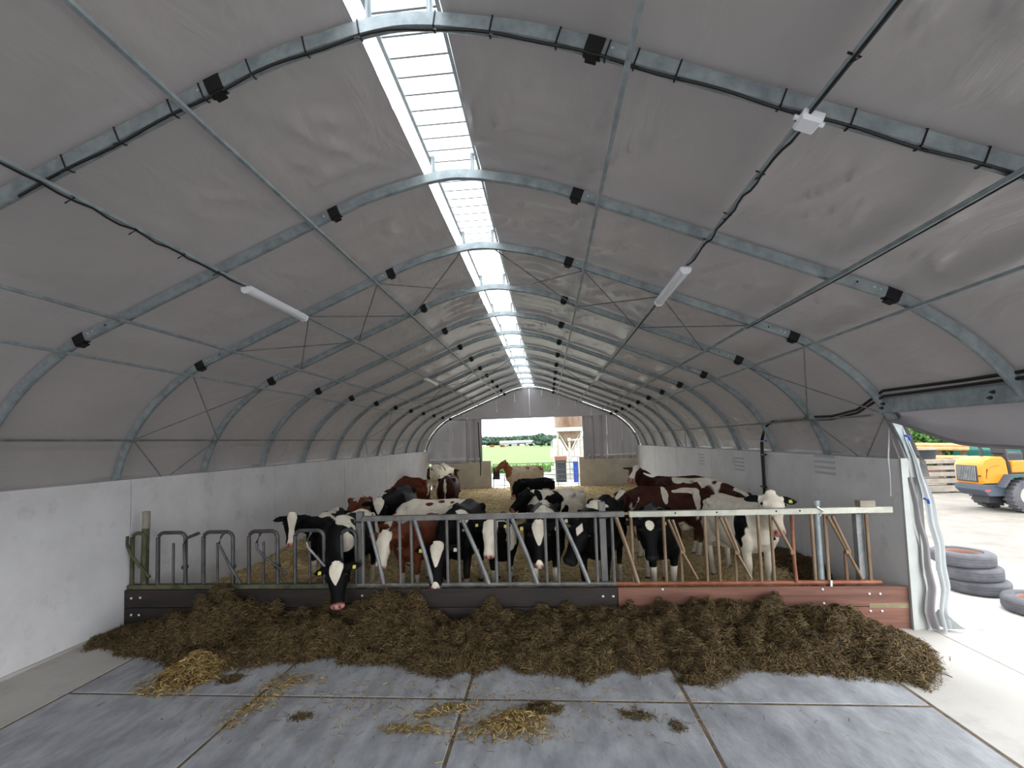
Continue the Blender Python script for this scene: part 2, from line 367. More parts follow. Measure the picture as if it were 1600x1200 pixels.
# --- ceiling: tarpaulin, arches, purlins, braces, ridge light
ceil = tag(empty('ceiling', (CX, 10, 5)), 'arched grey tarpaulin roof on galvanised steel ribs with a clear ridge', kind='structure')
def roof_sheet(side, ya, yb, xa, xb):
    n = int((yb - ya) / 0.075); us = [p for p in PP if xa <= p.x <= xb]
    # densify
    U = []
    for a, b in zip(us[:-1], us[1:]): U += [a, (a + b) / 2]
    U.append(us[-1])
    if xb > 5.2: U += [Vector((5.30, 1.98)), Vector((5.33, 1.80))]
    U = np.array([(u.x, u.y) for u in U])
    T = np.gradient(U, axis=0); T /= np.linalg.norm(T, axis=1)[:, None]; Nn = np.stack([-T[:, 1], T[:, 0]], -1)
    arc = np.concatenate([[0], np.cumsum(np.linalg.norm(np.diff(U, axis=0), axis=1))])
    ys = np.linspace(ya, yb, n)
    A, Yv = np.meshgrid(arc, ys, indexing='ij')
    ph = (Yv - Y0) / S; fr = ph - np.floor(ph); bay = np.floor(ph)
    belly = np.sin(np.pi * fr)
    P3 = np.stack([A.ravel() * .8, Yv.ravel() * .35, np.full(A.size, side * 3.0)], -1)
    big = fbm(P3 * 1.3, 3, 3).reshape(A.shape)
    crease = fbm(np.stack([A.ravel() * 3.2 + Yv.ravel() * 2.0, Yv.ravel() * .9 - A.ravel() * .5, np.full(A.size, 5.0 + side)], -1), 9, 2).reshape(A.shape)
    ridge = np.exp(-(((crease + .1) / .09) ** 2))
    # sagging hangs on the low side of every purlin line
    sagp = 0
    for px_ in (1.42, 2.40, 3.45, 4.12):
        i = np.argmin(abs(U[:, 0] - px_)); sagp = sagp + np.exp(-(((A - arc[i] + .02) / .13) ** 2))
    off = .066 - .030 * belly * (0.5 + big) + .030 * big * belly - .030 * ridge * belly * (.4 + np.clip(big + .3, 0, 1)) - (.050 if side > 0 else .026) * sagp * belly
    # small puckers near the ridge edge
    off = off + .022 * np.exp(-(((A - arc[0] - .55) / .35) ** 2)) * np.sin(Yv * 21 + 3 * big) * np.clip(big + .2, 0, 1)
    X = CX + side * (U[:, 0][:, None] + Nn[:, 0][:, None] * off); Z = U[:, 1][:, None] + Nn[:, 1][:, None] * off
    me = grid_mesh('roof_sheet', X, Yv, Z)
    o = link('roof_sheet', me, M['sheet'], ceil)
    me.transform(Matrix.Translation(-OFF[ceil])); OFF[o] = OFF[ceil]
    return o
roof_sheet(-1, FR, YG + .05, .235, 5.3)
roof_sheet(1, 6.15, YG + .05, .275, 5.3)
roof_sheet(1, FR, 6.15, .275, 5.02)
# arches with black sleeves
sec = [(-.028, -.045), (-.014, -.052), (.014, -.052), (.028, -.045), (.028, .040), (.014, .048), (-.014, .048), (-.028, .040)]
bolt_me = MB(); bolt_me.tube([(0, -.004, 0), (0, .008, 0)], .011, 6); bolt_me = bolt_me.mesh('bolt'); bolt_me.materials.append(M['bolt'])
hole_me = MB(); hole_me.tube([(0, -.002, 0), (0, .004, 0)], .010, 6); hole_me = hole_me.mesh('bolt_hole'); hole_me.materials.append(M['black'])
def prof_rot(side, x):
    z, n = prof_at(x); return Vector((CX + side * x, 0, z)), Vector((side * n.x, 0, n.y))
ribs = {}
for k in range(-5, NR + 1):
    Y = ribY(k); pts = []
    xr = 4.99 if k <= 1 else 9
    for p in reversed(PP): pts.append((CX - p.x, Y, p.y))
    for p in PP[1:]:
        if p.x <= xr: pts.append((CX + p.x, Y, p.y))
    m = MB(); rings = []
    V3 = [Vector(p) for p in pts]
    for i, p in enumerate(V3):
        t = (V3[min(i + 1, len(V3) - 1)] - V3[max(i - 1, 0)]).normalized(); w = Vector((0, 1, 0)); nrm = Vector((-t.z, 0, t.x))
        rings.append([p + w * a + nrm * b for a, b in sec])
    m.loft(rings)
    rib = m.build('arch_rib', M['galv'], ceil, smooth=True); ribs[k] = rib
    if k < 0: continue
    for side in (-1, 1):
        for xb, wd in ((1.21, .10), (3.97, .11)):
            if side == 1 and k <= 0 and xb > 3: pass
            mm = MB(); R = []
            for dx in (-wd / 2, wd / 2):
                pos, nn = prof_rot(side, xb + dx)
                R.append([pos + Vector((0, Y + a * 1.22, 0)) + nn * (b * 1.16) for a, b in sec])
            mm.loft(R)
            pos, nn = prof_rot(side, xb)
            tt = Vector((nn.z, 0, -nn.x)) * side
            rotm = Matrix((tt, Vector((0, 1, 0)), nn)).transposed()
            mm.box(pos + Vector((0, Y, 0)) - nn * .072, (wd * .7, .07, .012), rotm)
            mm.build('sleeve', M['black'], rib)
            if k <= 5:
                sg = 1 if xb < 2 else -1
                for q, me_ in ((.11, bolt_me), (.16, bolt_me), (.30, hole_me)) if xb > 2 else ((.10, bolt_me),):
                    pb, nb_ = prof_rot(side, xb + sg * q)
                    child_at('bolt', me_, rib, pb + Vector((0, Y - .030, 0)))
# purlins
PUR = [1.42, 2.40, 3.45, 4.12]
def purlin_pos(side, x, drop=.075):
    p, n = prof_rot(side, x); return p - n * drop
psec = [(-.016, -.013), (.016, -.013), (.016, .013), (-.016, .013)]
for side in (-1, 1):
    for x in PUR:
        p = purlin_pos(side, x)
        m = MB(); m.tube([(p.x, FR, p.z), (p.x, 8, p.z), (p.x, YG + .2, p.z)], .02, 4, sect=psec)
        m.build('purlin', M['galv'], ceil)
    p = purlin_pos(side, 5.02, .07)
    m = MB(); m.tube([(p.x, FR if side < 0 else 6.4, p.z), (p.x, YG + .2, p.z)], .016, 6); m.build('purlin', M['galv_dull'], ceil)
# bracing crosses in two bays
for k in (2, 7):
    for side in (-1, 1):
        xs = [.25] + PUR + [5.02]
        for i in range(len(xs) - 1):
            if i == 3: continue
            a0, a1 = purlin_pos(side, xs[i], .055), purlin_pos(side, xs[i + 1], .055)
            for (pa, pb) in ((a0, a1), (a1, a0)):
                m = MB(); m.tube([(pa.x, ribY(k), pa.z), ((pa.x + pb.x) / 2, ribY(k + .5), (pa.z + pb.z) / 2 - .0), (pb.x, ribY(k + 1), pb.z)], .009, 6)
                m.build('brace_rod', M['galv_dull'], ceil)
        pa, pb = purlin_pos(side, 5.02, .03), Vector((CX + side * 5.22, 0, WH))
        for (ka, kb) in ((k, k + .45), (k + 1, k + .55)):
            m = MB(); m.tube([(pa.x, ribY(ka), pa.z), (pb.x, ribY(kb), pb.z)], .009, 6); m.build('brace_rod', M['galv_dull'], ceil)
# ridge: brackets, rails and clear corrugated sheet
ZR = 5.30
for side in (-1, 1):
    m = MB(); m.bbox((CX + side * .235 - .014, FR, ZR - .055), (CX + side * .235 + .014, YG, ZR - .03)); m.build('ridge_rail', M['galv'], ceil)
for k in range(-5, NR):
    for side in (-1, 1):
        Y = ribY(k)
        m = MB(); m.bbox((CX + side * .20 - .004, Y - .015, 5.06), (CX + side * .20 + .004, Y + .03, ZR - .03)); m.bbox((CX + side * .20 - .02, Y + .022, 5.06), (CX + side * .20 + .02, Y + .03, ZR - .03))
        m.build('ridge_bracket', M['galv'], ceil)
ys, zs = [], []          # overlapping corrugations: each lap lets less light through
for i in range(int((YG + .1 - FR) / .19)):
    y = FR + i * .19
    ys += [y, y + .095, y + .19, y + .200, y + .187]; zs += [0, .010, 0, .004, .008]
ys = np.array(ys); zs = np.array(zs); xs_ = np.linspace(-.245, .245, 5)
Xg, Yg_ = np.meshgrid(xs_, ys, indexing='ij')
Zg = ZR + zs[None, :] - .18 * Xg ** 2
me = grid_mesh('clear_ridge_sheet', CX + Xg, Yg_, Zg); me.transform(Matrix.Translation(-OFF[ceil]))
link('clear_ridge_sheet', me, M['skylight'], ceil)
lap = MB(); lap.bbox((-.235, -.0085, -.002), (.235, .0085, .002)); lap = lap.mesh('lap_shade_strip'); lap.materials.append(M['drape'])  # strips added to draw the dimmer lap lines on the bright sheet
for i in range(60):
    child_at('lap_shade_strip', lap, ceil, (CX, 1.6 + i * .19, ZR - .016))

# --- gable at the far end
wb = tag(empty('wall_back', (CX, YG, 0)), 'far gable of grey tarpaulin and low concrete walls around an open doorway', kind='structure')
OX0, OX1, OZ = -3.25, 1.74, 3.52
outl = [(CX - p.x, p.y) for p in reversed(PP)] + [(CX + p.x, p.y) for p in PP[1:]]
def gable_part(name, x0, x1, zlow, mt, fold=0.0, seed=0, ybase=YG + .05, ztop=None, nfold=0):
    n = max(8, int((x1 - x0) / .05)); xs = np.linspace(x0, x1, n); rows = 26
    X = np.zeros((n, rows)); Yv = np.zeros((n, rows)); Z = np.zeros((n, rows))
    for i, x in enumerate(xs):
        zt = prof_at(min(5.23, abs(x - CX)))[0] - .02
        if ztop is not None: zt = min(zt, ztop)
        zl = min(zlow, zt - .01)
        z = np.linspace(zl, zt, rows); X[i] = x; Z[i] = z
        fl = fold * (math.sin((x - x0) * nfold + seed) + .5 * math.sin((x - x0) * nfold * 2.3 + 1.3))
        Yv[i] = ybase + fl * (.6 + .4 * (zt - z)) + .03 * vnoise(np.stack([np.full(rows, x * 1.2), z * .8, np.full(rows, seed)], -1), seed)
    o = link(name, grid_mesh(name, X, Yv, Z), mt, wb); o.data.transform(Matrix.Translation(-OFF[wb])); return o
gable_part('gable_sheet', CX - 5.2, CX + 5.2, OZ, M['curtain'], .0, 2)
gable_part('gable_curtain', CX - 5.23, -4.05, 1.38, M['curtain'], .02, 3, YG + .08, OZ + .06, 4)
gable_part('gable_curtain', -4.05, OX0 + .02, 1.40, M['curtain'], .09, 4, YG + .02, OZ + .03, 15)
gable_part('gable_curtain', OX1 - .02, 2.9, 1.42, M['curtain'], .10, 5, YG + .0, OZ + .01, 14)
gable_part('gable_curtain', 2.9, CX + 5.23, 1.42, M['curtain'], .05, 6, YG + .05, OZ + .04, 7)
m = MB(); m.tube([(CX - 5.05, YG, 1.60), (OX0 - .1, YG - .06, 1.58)], .03, 6); m.build('curtain_rail', M['white_plastic'], wb)
m = MB(); m.tube([(OX1 + .25, YG, 1.60), (CX + 5.05, YG - .06, 1.63)], .03, 6); m.build('curtain_rail', M['white_plastic'], wb)
m = MB(); m.bbox((WL + .1, YG + .12, -.1), (-2.84, YG + .3, 1.47)); m.build('low_concrete_wall', M['concrete_back'], wb, bevel=.01)
m = MB(); m.bbox((1.51, YG + .12, -.1), (WR + .1, YG + .3, 1.53)); m.build('low_concrete_wall', M['concrete_back'], wb, bevel=.01)
for x, zt, l in ((-.82, 4.98, 1.35), (-1.55, 4.75, .42), (-2.45, 4.4, .55), (-.2, 4.9, .3), (.62, 4.65, .62), (1.42, 4.3, .42), (2.18, 3.95, .55), (-3.95, 3.65, .5), (-4.95, 3.1, .6), (-4.72, 3.0, 1.2), (3.6, 3.25, .95)):
    m = MB(); m.bbox((x - .022, YG - .02, zt - l), (x + .022, YG - .012, zt)); m.build('hanging_strap', M['white_plastic'], wb)
m = MB(); m.tube([(-3.40, YG - .05, 3.4), (-3.38, YG - .06, 2.2), (-3.33, YG - .05, 1.2), (-3.36, YG - .05, .75)], .028, 6); m.build('dark_strap', M['dark'], wb)

# --- eaves beam over the side opening
t1 = tag(empty('trim_1', (4.15, 2, 2.7)), 'galvanised steel beam over the open right side', kind='structure')
m = MB(); m.bbox((4.10, FR, 2.60), (4.115, 6.26, 2.78)); m.bbox((4.10, FR, 2.765), (4.17, 6.26, 2.78)); m.bbox((4.10, FR, 2.60), (4.17, 6.26, 2.615))
m.build('beam_channel', M['galv'], t1)
eye_me = MB(); eye_me.tube([(.004, 0, 0), (-.012, 0, 0)], .020, 6); eye_me.tube([(-.012, 0, 0), (-.035, 0, 0)], .010, 6); eye_me = eye_me.mesh('beam_bolt'); eye_me.materials.append(M['dark'])
for y in (6.15, 4.72, 3.3):
    child_at('beam_bolt', eye_me, t1, (4.10, y, 2.71)); child_at('beam_bolt', eye_me, t1, (4.10, y + .03, 2.66))

# ================================================================== FEED BARRIER
def FX(px, y=860): return atY(px, y, YF).x
ZB = 0.50     # top of the kick boards
def bar(name, pts, r, mt, parent, seg=8):
    m = MB(); m.tube(pts, r, seg); return m.build(name, mt, parent, smooth=True)
# kick boards
kb = tag(empty('kick_board', (-.8, YF - .05, 0)), 'long wall of stacked planks, dark left and red-brown right, under the feed rails', 'barrier')
XJB = atY(965, 930, YF - .05).x
dome = MB()
for (zz, rr) in ((0, .017), (-.006, .016), (-.011, .009)):
    pass
dome.loft([[(math.cos(2 * math.pi * j / 8) * rr, yy, math.sin(2 * math.pi * j / 8) * rr) for j in range(8)] for yy, rr in ((0, .018), (-.006, .016), (-.011, .008))])
dome = dome.mesh('board_bolt', smooth=True); dome.materials.append(M['bolt'])
boards = []
for (xa, xb, mt) in ((WL + .01, XJB - .004, 'board_dark'), (XJB + .004, WR - .015, 'board_red')):
    for (za, zb) in ((.262, ZB), (0.0, .256)):
        b = MB().bbox((xa, YF - .075, za), (xb, YF - .03, zb)).build('plank', M[mt], kb, bevel=.006)
        boards.append(b)
MB().bbox((WL + .01, YF - .029, 0), (WR - .02, YF - .01, ZB - .02)).build('backing', M['board_dark'], kb)
for px, py in ((205, 935), (219, 934), (205, 961), (217, 961), (566, 931), (942, 932), (958, 932), (1035, 921), (1036, 943), (1037, 953), (1285, 921), (1287, 943), (1288, 953), (1289, 971), (1358, 928), (1375, 928), (1360, 955), (1378, 955)):
    p = atY(px, py, YF - .075); child_at('board_bolt', dome, boards[0] if p.x < XJB and p.z > .26 else boards[1] if p.x < XJB else boards[2] if p.z > .26 else boards[3], p)
MB().bbox((atY(1352, 945, YF).x, YF - .0775, .245), (WR - .02, YF - .0755, .30)).build('pale_patch', mat('lichen_patch', srgb(120, 112, 86), srgb(150, 140, 108), 5, .9), boards[2])

# left fence: low tubular loops with swinging neck bars
lf = tag(empty('feed_fence', (-4.2, YF, ZB)), 'dark tubular fence of round-topped loops on the mossy left rail', 'fence')
ZL0, ZL1 = .545, 1.14
MB().bbox((WL + .02, YF - .05, ZB), (FX(556, 905), YF + .05, .56)).build('mossy_rail', M['moss_rail'], lf, bevel=.01)
MB().bbox((FX(224), YF - .055, ZB - .012), (FX(556), YF - .05, ZB - .002)).build('rail_edge', M['galv_dull'], lf)
fz = mat('dark_worn_pipe', srgb(62, 62, 64), srgb(92, 92, 94), 5, .5, .45)
def hoop(xa, xb, r, mt, parent, z0=.555, z1=1.27, name='loop'):
    c = min(.09, (xb - xa) / 2.2); pts = [(xa, YF, z0), (xa, YF, z1 - c)]
    for a in range(1, 7): t = a / 6 * math.pi / 2; pts.append((xa + c - c * math.cos(t), YF, z1 - c + c * math.sin(t)))
    for a in range(0, 7): t = a / 6 * math.pi / 2; pts.append((xb - c + c * math.sin(t), YF, z1 - c + c * math.cos(t)))
    pts.append((xb, YF, z0)); return bar(name, pts, r, mt, parent)
def zpt(px, py, dy=0.0):
    p = atY(px, py, YF + dy); return (p.x, p.y, p.z)
hoops = [((247, 290), 271), ((318, 364), 340), ((389, 434), 412), ((461, 506), 484)]
for (a, b), mid in hoops:
    xa, xb, xm = FX(a), FX(b), FX(mid); hoop(xa, xb, .026, fz, lf)
    bar('upright', [(xm, YF, .555), (xm, YF, 1.125)], .017, fz, lf)
    col_ = MB(); col_.tube([(xb - .035, YF - .01, .79), (xb + .035, YF - .01, .80)], .03, 8); col_.build('hinge_collar', fz, lf)
hoop(FX(534), FX(556), .024, fz, lf); hoop(FX(207, 860), FX(226), .026, M['moss_rail'], lf)
bar('neck_bar', [zpt(290, 912, -.04), zpt(289, 880, -.04), zpt(288, 850, -.04), zpt(293, 840, -.04), zpt(311, 833, -.04)], .022, fz, lf)
bar('neck_bar', [zpt(354, 829, -.04), zpt(346, 838, -.04), zpt(342, 850, -.04), zpt(357, 880, -.04), zpt(376, 912, -.04)], .018, fz, lf)
bar('neck_bar', [zpt(407, 833, -.04), zpt(401, 848, -.04), zpt(402, 858, -.04), zpt(411, 868, -.04), zpt(448, 897, -.04)], .018, fz, lf)
bar('neck_bar', [zpt(486, 832, -.04), zpt(479, 846, -.04), zpt(482, 856, -.04), zpt(508, 885, -.04)], .018, M['galv_dull'], lf)
bar('neck_bar', [zpt(199, 838, -.04), zpt(198, 850, -.04), zpt(205, 867, -.04), zpt(218, 884, -.04), zpt(234, 902, -.04)], .02, M['moss_rail'], lf)
lp = tag(empty('fence_post', (FX(222), YF + .03, 0)), 'short round wooden end post with a cut top beside the left wall', 'post')
m = MB(); m.tube([(FX(221), YF + .05, 0.02), (FX(222), YF + .05, 1.0), (FX(223.5), YF + .05, 1.56)], [.05, .05, .045], 10); m.build('post_shaft', M['moss_rail'], lp, smooth=True)
m = MB(); m.tube([(FX(223.3), YF + .05, 1.33), (FX(223.7), YF + .05, 1.565)], .049, 10); m.build('bare_wood_top', M['timber'], lp, smooth=True)

# right fence: self-locking head yokes between two rails
rf = tag(empty('headlock_fence', (.8, YF, ZB)), 'galvanised headlock feed fence with a straight top rail above the red-brown planks', 'fence')
xl, xr_ = FX(568, 810), FX(1392, 797); xm = FX(975, 805)
ZT = 1.415
MB().bbox((xl, YF - .035, ZT - .035), (xm, YF + .035, ZT + .035)).build('top_rail', M['worn_pipe'], rf, bevel=.006)
MB().bbox((FX(985), YF - .04, ZT - .04), (xr_, YF + .03, ZT + .035)).build('top_rail', M['pale_rail'], rf, bevel=.006)
MB().bbox((FX(945), YF - .02, ZT - .01), (FX(1020), YF + .02, ZT + .02)).build('rail_joiner', M['rust_bar'], rf)
bar('bottom_rail', [(FX(556), YF, .53), (FX(965), YF, .53)], .028, M['worn_pipe'], rf)
bar('bottom_rail', [(FX(960), YF, .53), (FX(1376, 908), YF, .53)], .03, M['rust_rail'], rf)
for px in (1055, 1120, 1213, 1250):
    p = atY(px, 800, YF - .042); MB().tube([(p.x, YF - .044, ZT + .005), (p.x, YF - .039, ZT + .005)], .011, 8).build('rail_hole', M['black'], rf)
ups = [567, 625, 643, 699, 717, 775, 795, 853, 872, 932, 958, 988, 1039, 1103, 1122.5, 1187, 1207, 1240, 1271, 1292, 1357]
bars = [(578, 600), (650, 676), (724, 763), (802, 838), (878, 918), (964, 994)]
Rr = .021
for i, px in enumerate(ups):
    x = FX(px); mt = M['worn_pipe'] if px < 960 else M['rust_bar']
    bar('upright', [(x, YF, .53), (x, YF, ZT)], Rr if px not in (567,) else .027, mt, rf)
for a, b in bars:
    bar('locking_bar', [(FX(a), YF - .03, ZT - .03), (FX((a * .42 + b * .58)), YF - .03, .93), (FX(b), YF - .03, .55)], .028, M['galv_dull'] if a < 960 else M['rust_bar'], rf)
for (tx, ty), (hx, hy), (bx, by) in (((1044, 812), (1066, 862), (1090, 905)), ((1125, 808), (1151, 863), (1174, 904)), ((1293, 806), (1324, 862), (1347, 904))):
    t, h, b = atY(tx, ty, YF - .03), atY(hx, hy, YF - .03), atY(bx, by, YF - .03)
    bar('locking_bar', [t, h, b], .019, M['rust_bar'], rf)
    bar('locking_bar', [t + Vector((.05, -.01, 0)), h + Vector((.02, -.01, 0))], .019, M['rust_bar'], rf)
    bar('lower_upright', [(h.x - .01, YF, .53), (h.x - .01, YF, h.z)], .019, M['rust_bar'], rf)
    MB().box(h, (.06, .05, .055)).build('hinge', M['rust_bar'], rf, bevel=.008)
t, h = atY(1208, 808, YF - .03), atY(1238, 863, YF - .03)
bar('locking_bar', [t, h], .019, M['rust_bar'], rf); MB().box(h, (.06, .05, .055)).build('hinge', M['rust_bar'], rf, bevel=.008)
bar('locking_bar', [(h.x + .03, YF - .03, .54), (h.x + .01, YF - .03, h.z), (FX(1236, 808), YF - .03, ZT - .05)], .02, M['rust_rail'], rf)
def post(px, zt, w, mt, label, rnd=False):
    x = FX(px); e = tag(empty('fence_post', (x, YF + .05, 0)), label, 'post')
    if rnd:
        bar('post_shaft', [(x, YF + .055, 0), (x, YF + .055, zt)], w, M[mt], e, 12)
        m = MB(); m.tube([(x, YF + .055, zt), (x, YF + .055, zt + .012)], w * 1.08, 12); m.build('post_cap', M[mt], e)
    else:
        MB().bbox((x - w, YF + .036, 0), (x + w, YF + .036 + 2 * w, zt)).build('post_shaft', M[mt], e, bevel=.006)
        MB().bbox((x - w * 1.3, YF - .045, ZT - .05), (x + w * 1.3, YF + .04, ZT - .04)).build('rail_clamp', M['dark'], e)
    return e
post(560, 1.50, .045, 'worn_pipe', 'square steel post where the looped and headlock fences meet')
post(944, 1.57, .042, 'worn_pipe', 'square steel post rising above the middle of the top rail')
pp = post(1284, 1.52, .04, 'galv', 'round galvanised post clamped to the pale end of the top rail', True)
x = FX(1284); m = MB(); m.tube([(x - .05, YF - .05, ZT + .05), (x + .02, YF - .06, ZT - .0), (x - .02, YF - .05, ZT - .06)], .012, 6); m.build('clamp', M['bolt'], pp); m = MB(); m.tube([(x + .06, YF - .05, .57), (x + .05, YF - .06, .47)], .014, 6); m.build('clamp', M['bolt'], pp)
ep = post(1350, 1.4, .045, 'galv_dull', 'dull square post at the right end of the headlock fence')
wb_ = empty('wood_block', (FX(1352, 790), YF, ZT + .035)); tag(wb_, 'sawn wooden block resting on the right end of the top rail', 'block')
MB().bbox((FX(1340, 788), YF - .05, ZT + .036), (FX(1364, 788), YF + .06, ZT + .115)).build('block_body', M['timber'], wb_, bevel=.005)

# ================================================================== ROOF FITTINGS
def strip_light(side, ya, yb, label):
    p = purlin_pos(side, 2.40, .135); L_ = yb - ya
    e = tag(empty('strip_light', (p.x, ya, p.z)), label, 'light', 'strip lights under the roof purlins')
    rs = [(-.055, .02), (-.05, -.02), (-.025, -.042), (.025, -.042), (.05, -.02), (.055, .02)]
    m = MB(); m.loft([[(p.x + a, y, p.z + b) for a, b in rs] for y in (ya + .03, yb - .03)]); m.build('diffuser', M['white_plastic'], e, smooth=True)
    for y in (ya, yb - .04):
        m = MB(); m.loft([[(p.x + a * 1.1, yy, p.z + b * 1.1) for a, b in rs] for yy in (y, y + .04)]); m.build('end_cap', M['white_plastic'], e)
    m = MB(); m.bbox((p.x - .045, ya + .02, p.z + .02), (p.x + .045, yb - .02, p.z + .038)); m.build('housing', M['white_plastic'], e)
    for y in (ya + .2, yb - .2):
        m = MB(); m.bbox((p.x - .012, y - .01, p.z + .03), (p.x + .012, y + .01, p.z + .08)); m.build('hanger', M['galv'], e)
strip_light(-1, 4.78, 6.02, 'white strip light under the left roof purlin, nearest the camera')
strip_light(1, 5.02, 6.24, 'white strip light under the right roof purlin, nearest the camera')
strip_light(-1, 12.4, 13.6, 'small distant white strip light under the left roof purlin')
strip_light(1, 12.9, 14.1, 'small distant white strip light under the right roof purlin')

# cable ties round the nearest arch
Yk = ribY(0)
def tie(side, x, parent):
    pos, nn = prof_rot(side, x); pos = pos + Vector((0, Yk, 0)); tt = Vector((nn.z, 0, -nn.x)) * side
    m = MB(); loop = [pos + Vector((0, 1, 0)) * (a * 1.12) + nn * (b * 1.10) for a, b in sec]; loop.append(loop[0]); loop.append(loop[1])
    m.tube(loop, .0055, 5, up=tuple(tt)); e0 = pos - nn * .058 + Vector((0, -.015, 0))
    m.tube([e0, e0 - nn * .02 + Vector((.012 * side, -.02, 0)), e0 - nn * .04 + Vector((.035 * side, -.035, 0))], .005, 5)
    m.build('cable_tie', M['cable'], parent)
for px in (105, 187, 270, 318, 392, 478, 562):
    p = atY(px, 330 - px * .5, Yk); tie(-1, CX - p.x, ribs[0])
for px in (680, 768, 873, 950, 995, 1060, 1222, 1330, 1440):
    p = atY(px, 40 + max(0, px - 760) * .28, Yk); tie(1, p.x - CX, ribs[0])
tie(1, 3.3, ribs[0]); tie(1, 3.75, ribs[0]); tie(-1, 3.1, ribs[0])
# cable running along the nearest arch, with a junction box
cb = tag(empty('power_cable', (0, Yk, 4.7)), 'black cable tied along the underside of the nearest arch', 'cable')
pts = []
for i in range(60):
    x = -2.6 + i * 6.5 / 59; sd = 1 if x >= 0 else -1
    pos, nn = prof_rot(sd, abs(x)); pts.append(pos + Vector((0, Yk - .02, 0)) - nn * (.060 + .008 * math.sin(x * 9)))
m = MB(); m.tube(pts, .009, 6); m.build('cable_run', M['cable'], cb, smooth=True)
jb = tag(empty('junction_box', atY(1276, 206, Yk - .03)), 'small white junction box fixed under the nearest arch on the right', 'box')
pos, nn = prof_rot(1, OFF[jb].x - CX); tt = Vector((nn.z, 0, -nn.x)); rm = Matrix((tt, Vector((0, 1, 0)), nn)).transposed()
c = pos + Vector((0, Yk - .03, 0)) - nn * .10
MB().box(c, (.12, .12, .05), rm).build('box_body', M['white_plastic'], jb, bevel=.008)
MB().box(c - nn * .028, (.105, .105, .012), rm).build('lid', M['white_plastic'], jb, bevel=.004)
for sx in (-1, 1):
    m = MB(); m.tube([c + tt * .06 * sx, c + tt * .085 * sx], .014, 8); m.build('cable_gland', M['white_plastic'], jb)
p2 = purlin_pos(1, 2.4, .10)
wire = tag(empty('purlin_cable', (p2.x, 3, p2.z)), 'black cable running along the right purlin to its strip light', 'cable')
pts = [c + tt * -.08, Vector((p2.x + .02, Yk + .05, p2.z - .01))]
for i in range(1, 24):
    y = Yk + .05 + i * (5.02 - Yk) / 24; pts.append(Vector((p2.x + .012 * math.sin(i * 1.3), y, p2.z - .012 - .008 * math.sin(i * 2.1))))
m = MB(); m.tube(pts, .009, 6); m.build('cable_run', M['cable'], wire, smooth=True)
m = MB(); m.tube([(p2.x, FR, p2.z), (p2.x, 2.8, p2.z)], .010, 6); m.build('cable_run', M['cable'], wire)
m = MB(); m.tube([(p2.x, 6.24, p2.z), (p2.x + .005, 9, p2.z), (p2.x, 12.9, p2.z)], .008, 6); m.build('cable_run', M['cable'], wire)
for y in (1.2, 2.3, 3.3, 3.9, 4.4):
    m = MB(); m.tube([(p2.x - .03, y, p2.z + .03), (p2.x + .03, y, p2.z - .0), (p2.x - .035, y, p2.z - .03)], .006, 5); m.build('cable_tie', M['cable'], wire)
p3 = purlin_pos(-1, 2.4, .10)
wire2 = tag(empty('purlin_cable', (p3.x, 3, p3.z)), 'thin black cable tied along the left purlin to its strip light', 'cable')
m = MB(); m.tube([(p3.x + .012 * math.sin(i * 1.7), Yk - .3 + i * (4.78 - Yk + .3) / 20, p3.z - .008 - .008 * math.sin(i * 2.1)) for i in range(21)], .008, 6); m.build('cable_run', M['cable'], wire2, smooth=True)
for y in (2.9, 3.4, 3.9, 4.35):
    m = MB(); m.tube([(p3.x - .03, y, p3.z + .03), (p3.x + .03, y, p3.z), (p3.x - .045, y, p3.z - .035)], .006, 5); m.build('cable_tie', M['cable'], wire2)
p4 = purlin_pos(1, 3.45, .10)
wire3 = tag(empty('purlin_cable', (p4.x, 2, p4.z)), 'black cable along the outer right purlin above the side opening', 'cable')
m = MB(); m.tube([(p4.x, FR, p4.z), (p4.x, 1.5, p4.z), (p4.x + .01, 4.2, p4.z - .01), (p4.x, 6.2, p4.z)], .006, 6); m.build('cable_run', M['cable'], wire3)
# twin cables from the beam down the right wall
dc = tag(empty('wall_cable', (WR, 9.6, 1.2)), 'pair of black cables bending down the right wall behind the white cow', 'cable')
for dx in (0, 1):
    o_ = dx * .045
    P_ = [(4.07, FR, 2.80 + o_ * .2), (4.07, 3.0, 2.81 + o_ * .2), (4.07, 5.0, 2.80 + o_ * .2), (4.07, 6.1, 2.80 + o_ * .5), atX(1340, 645, 4.17), atX(1300, 655, 4.22), atX(1255, 656, 4.25), atX(1216, 658, 4.25), atX(1202, 662, 4.25), atX(1193, 671, 4.24), atX(1189, 690, 4.24), atX(1190, 715, 4.245), atX(1192, 745, 4.25), atX(1195, 800, 4.25)]
    P_ = [Vector(p) for p in P_]
    P_ = [p + (Vector((0, 0, o_)) if i < 8 else Vector((0, -o_, o_ * .5)) if i < 10 else Vector((0, -o_ * 1.6, 0))) for i, p in enumerate(P_)]
    m = MB(); m.tube(P_, .017, 8); m.build('cable_run', M['cable'], dc, smooth=True)
for py in (689, 710, 760):
    p = atX(1191, py, 4.24); MB().bbox((p.x - .02, p.y - .14, p.z - .012), (p.x + .03, p.y + .05, p.z + .012)).build('cable_clip', M['blue'] if py == 689 else M['cable'], dc)

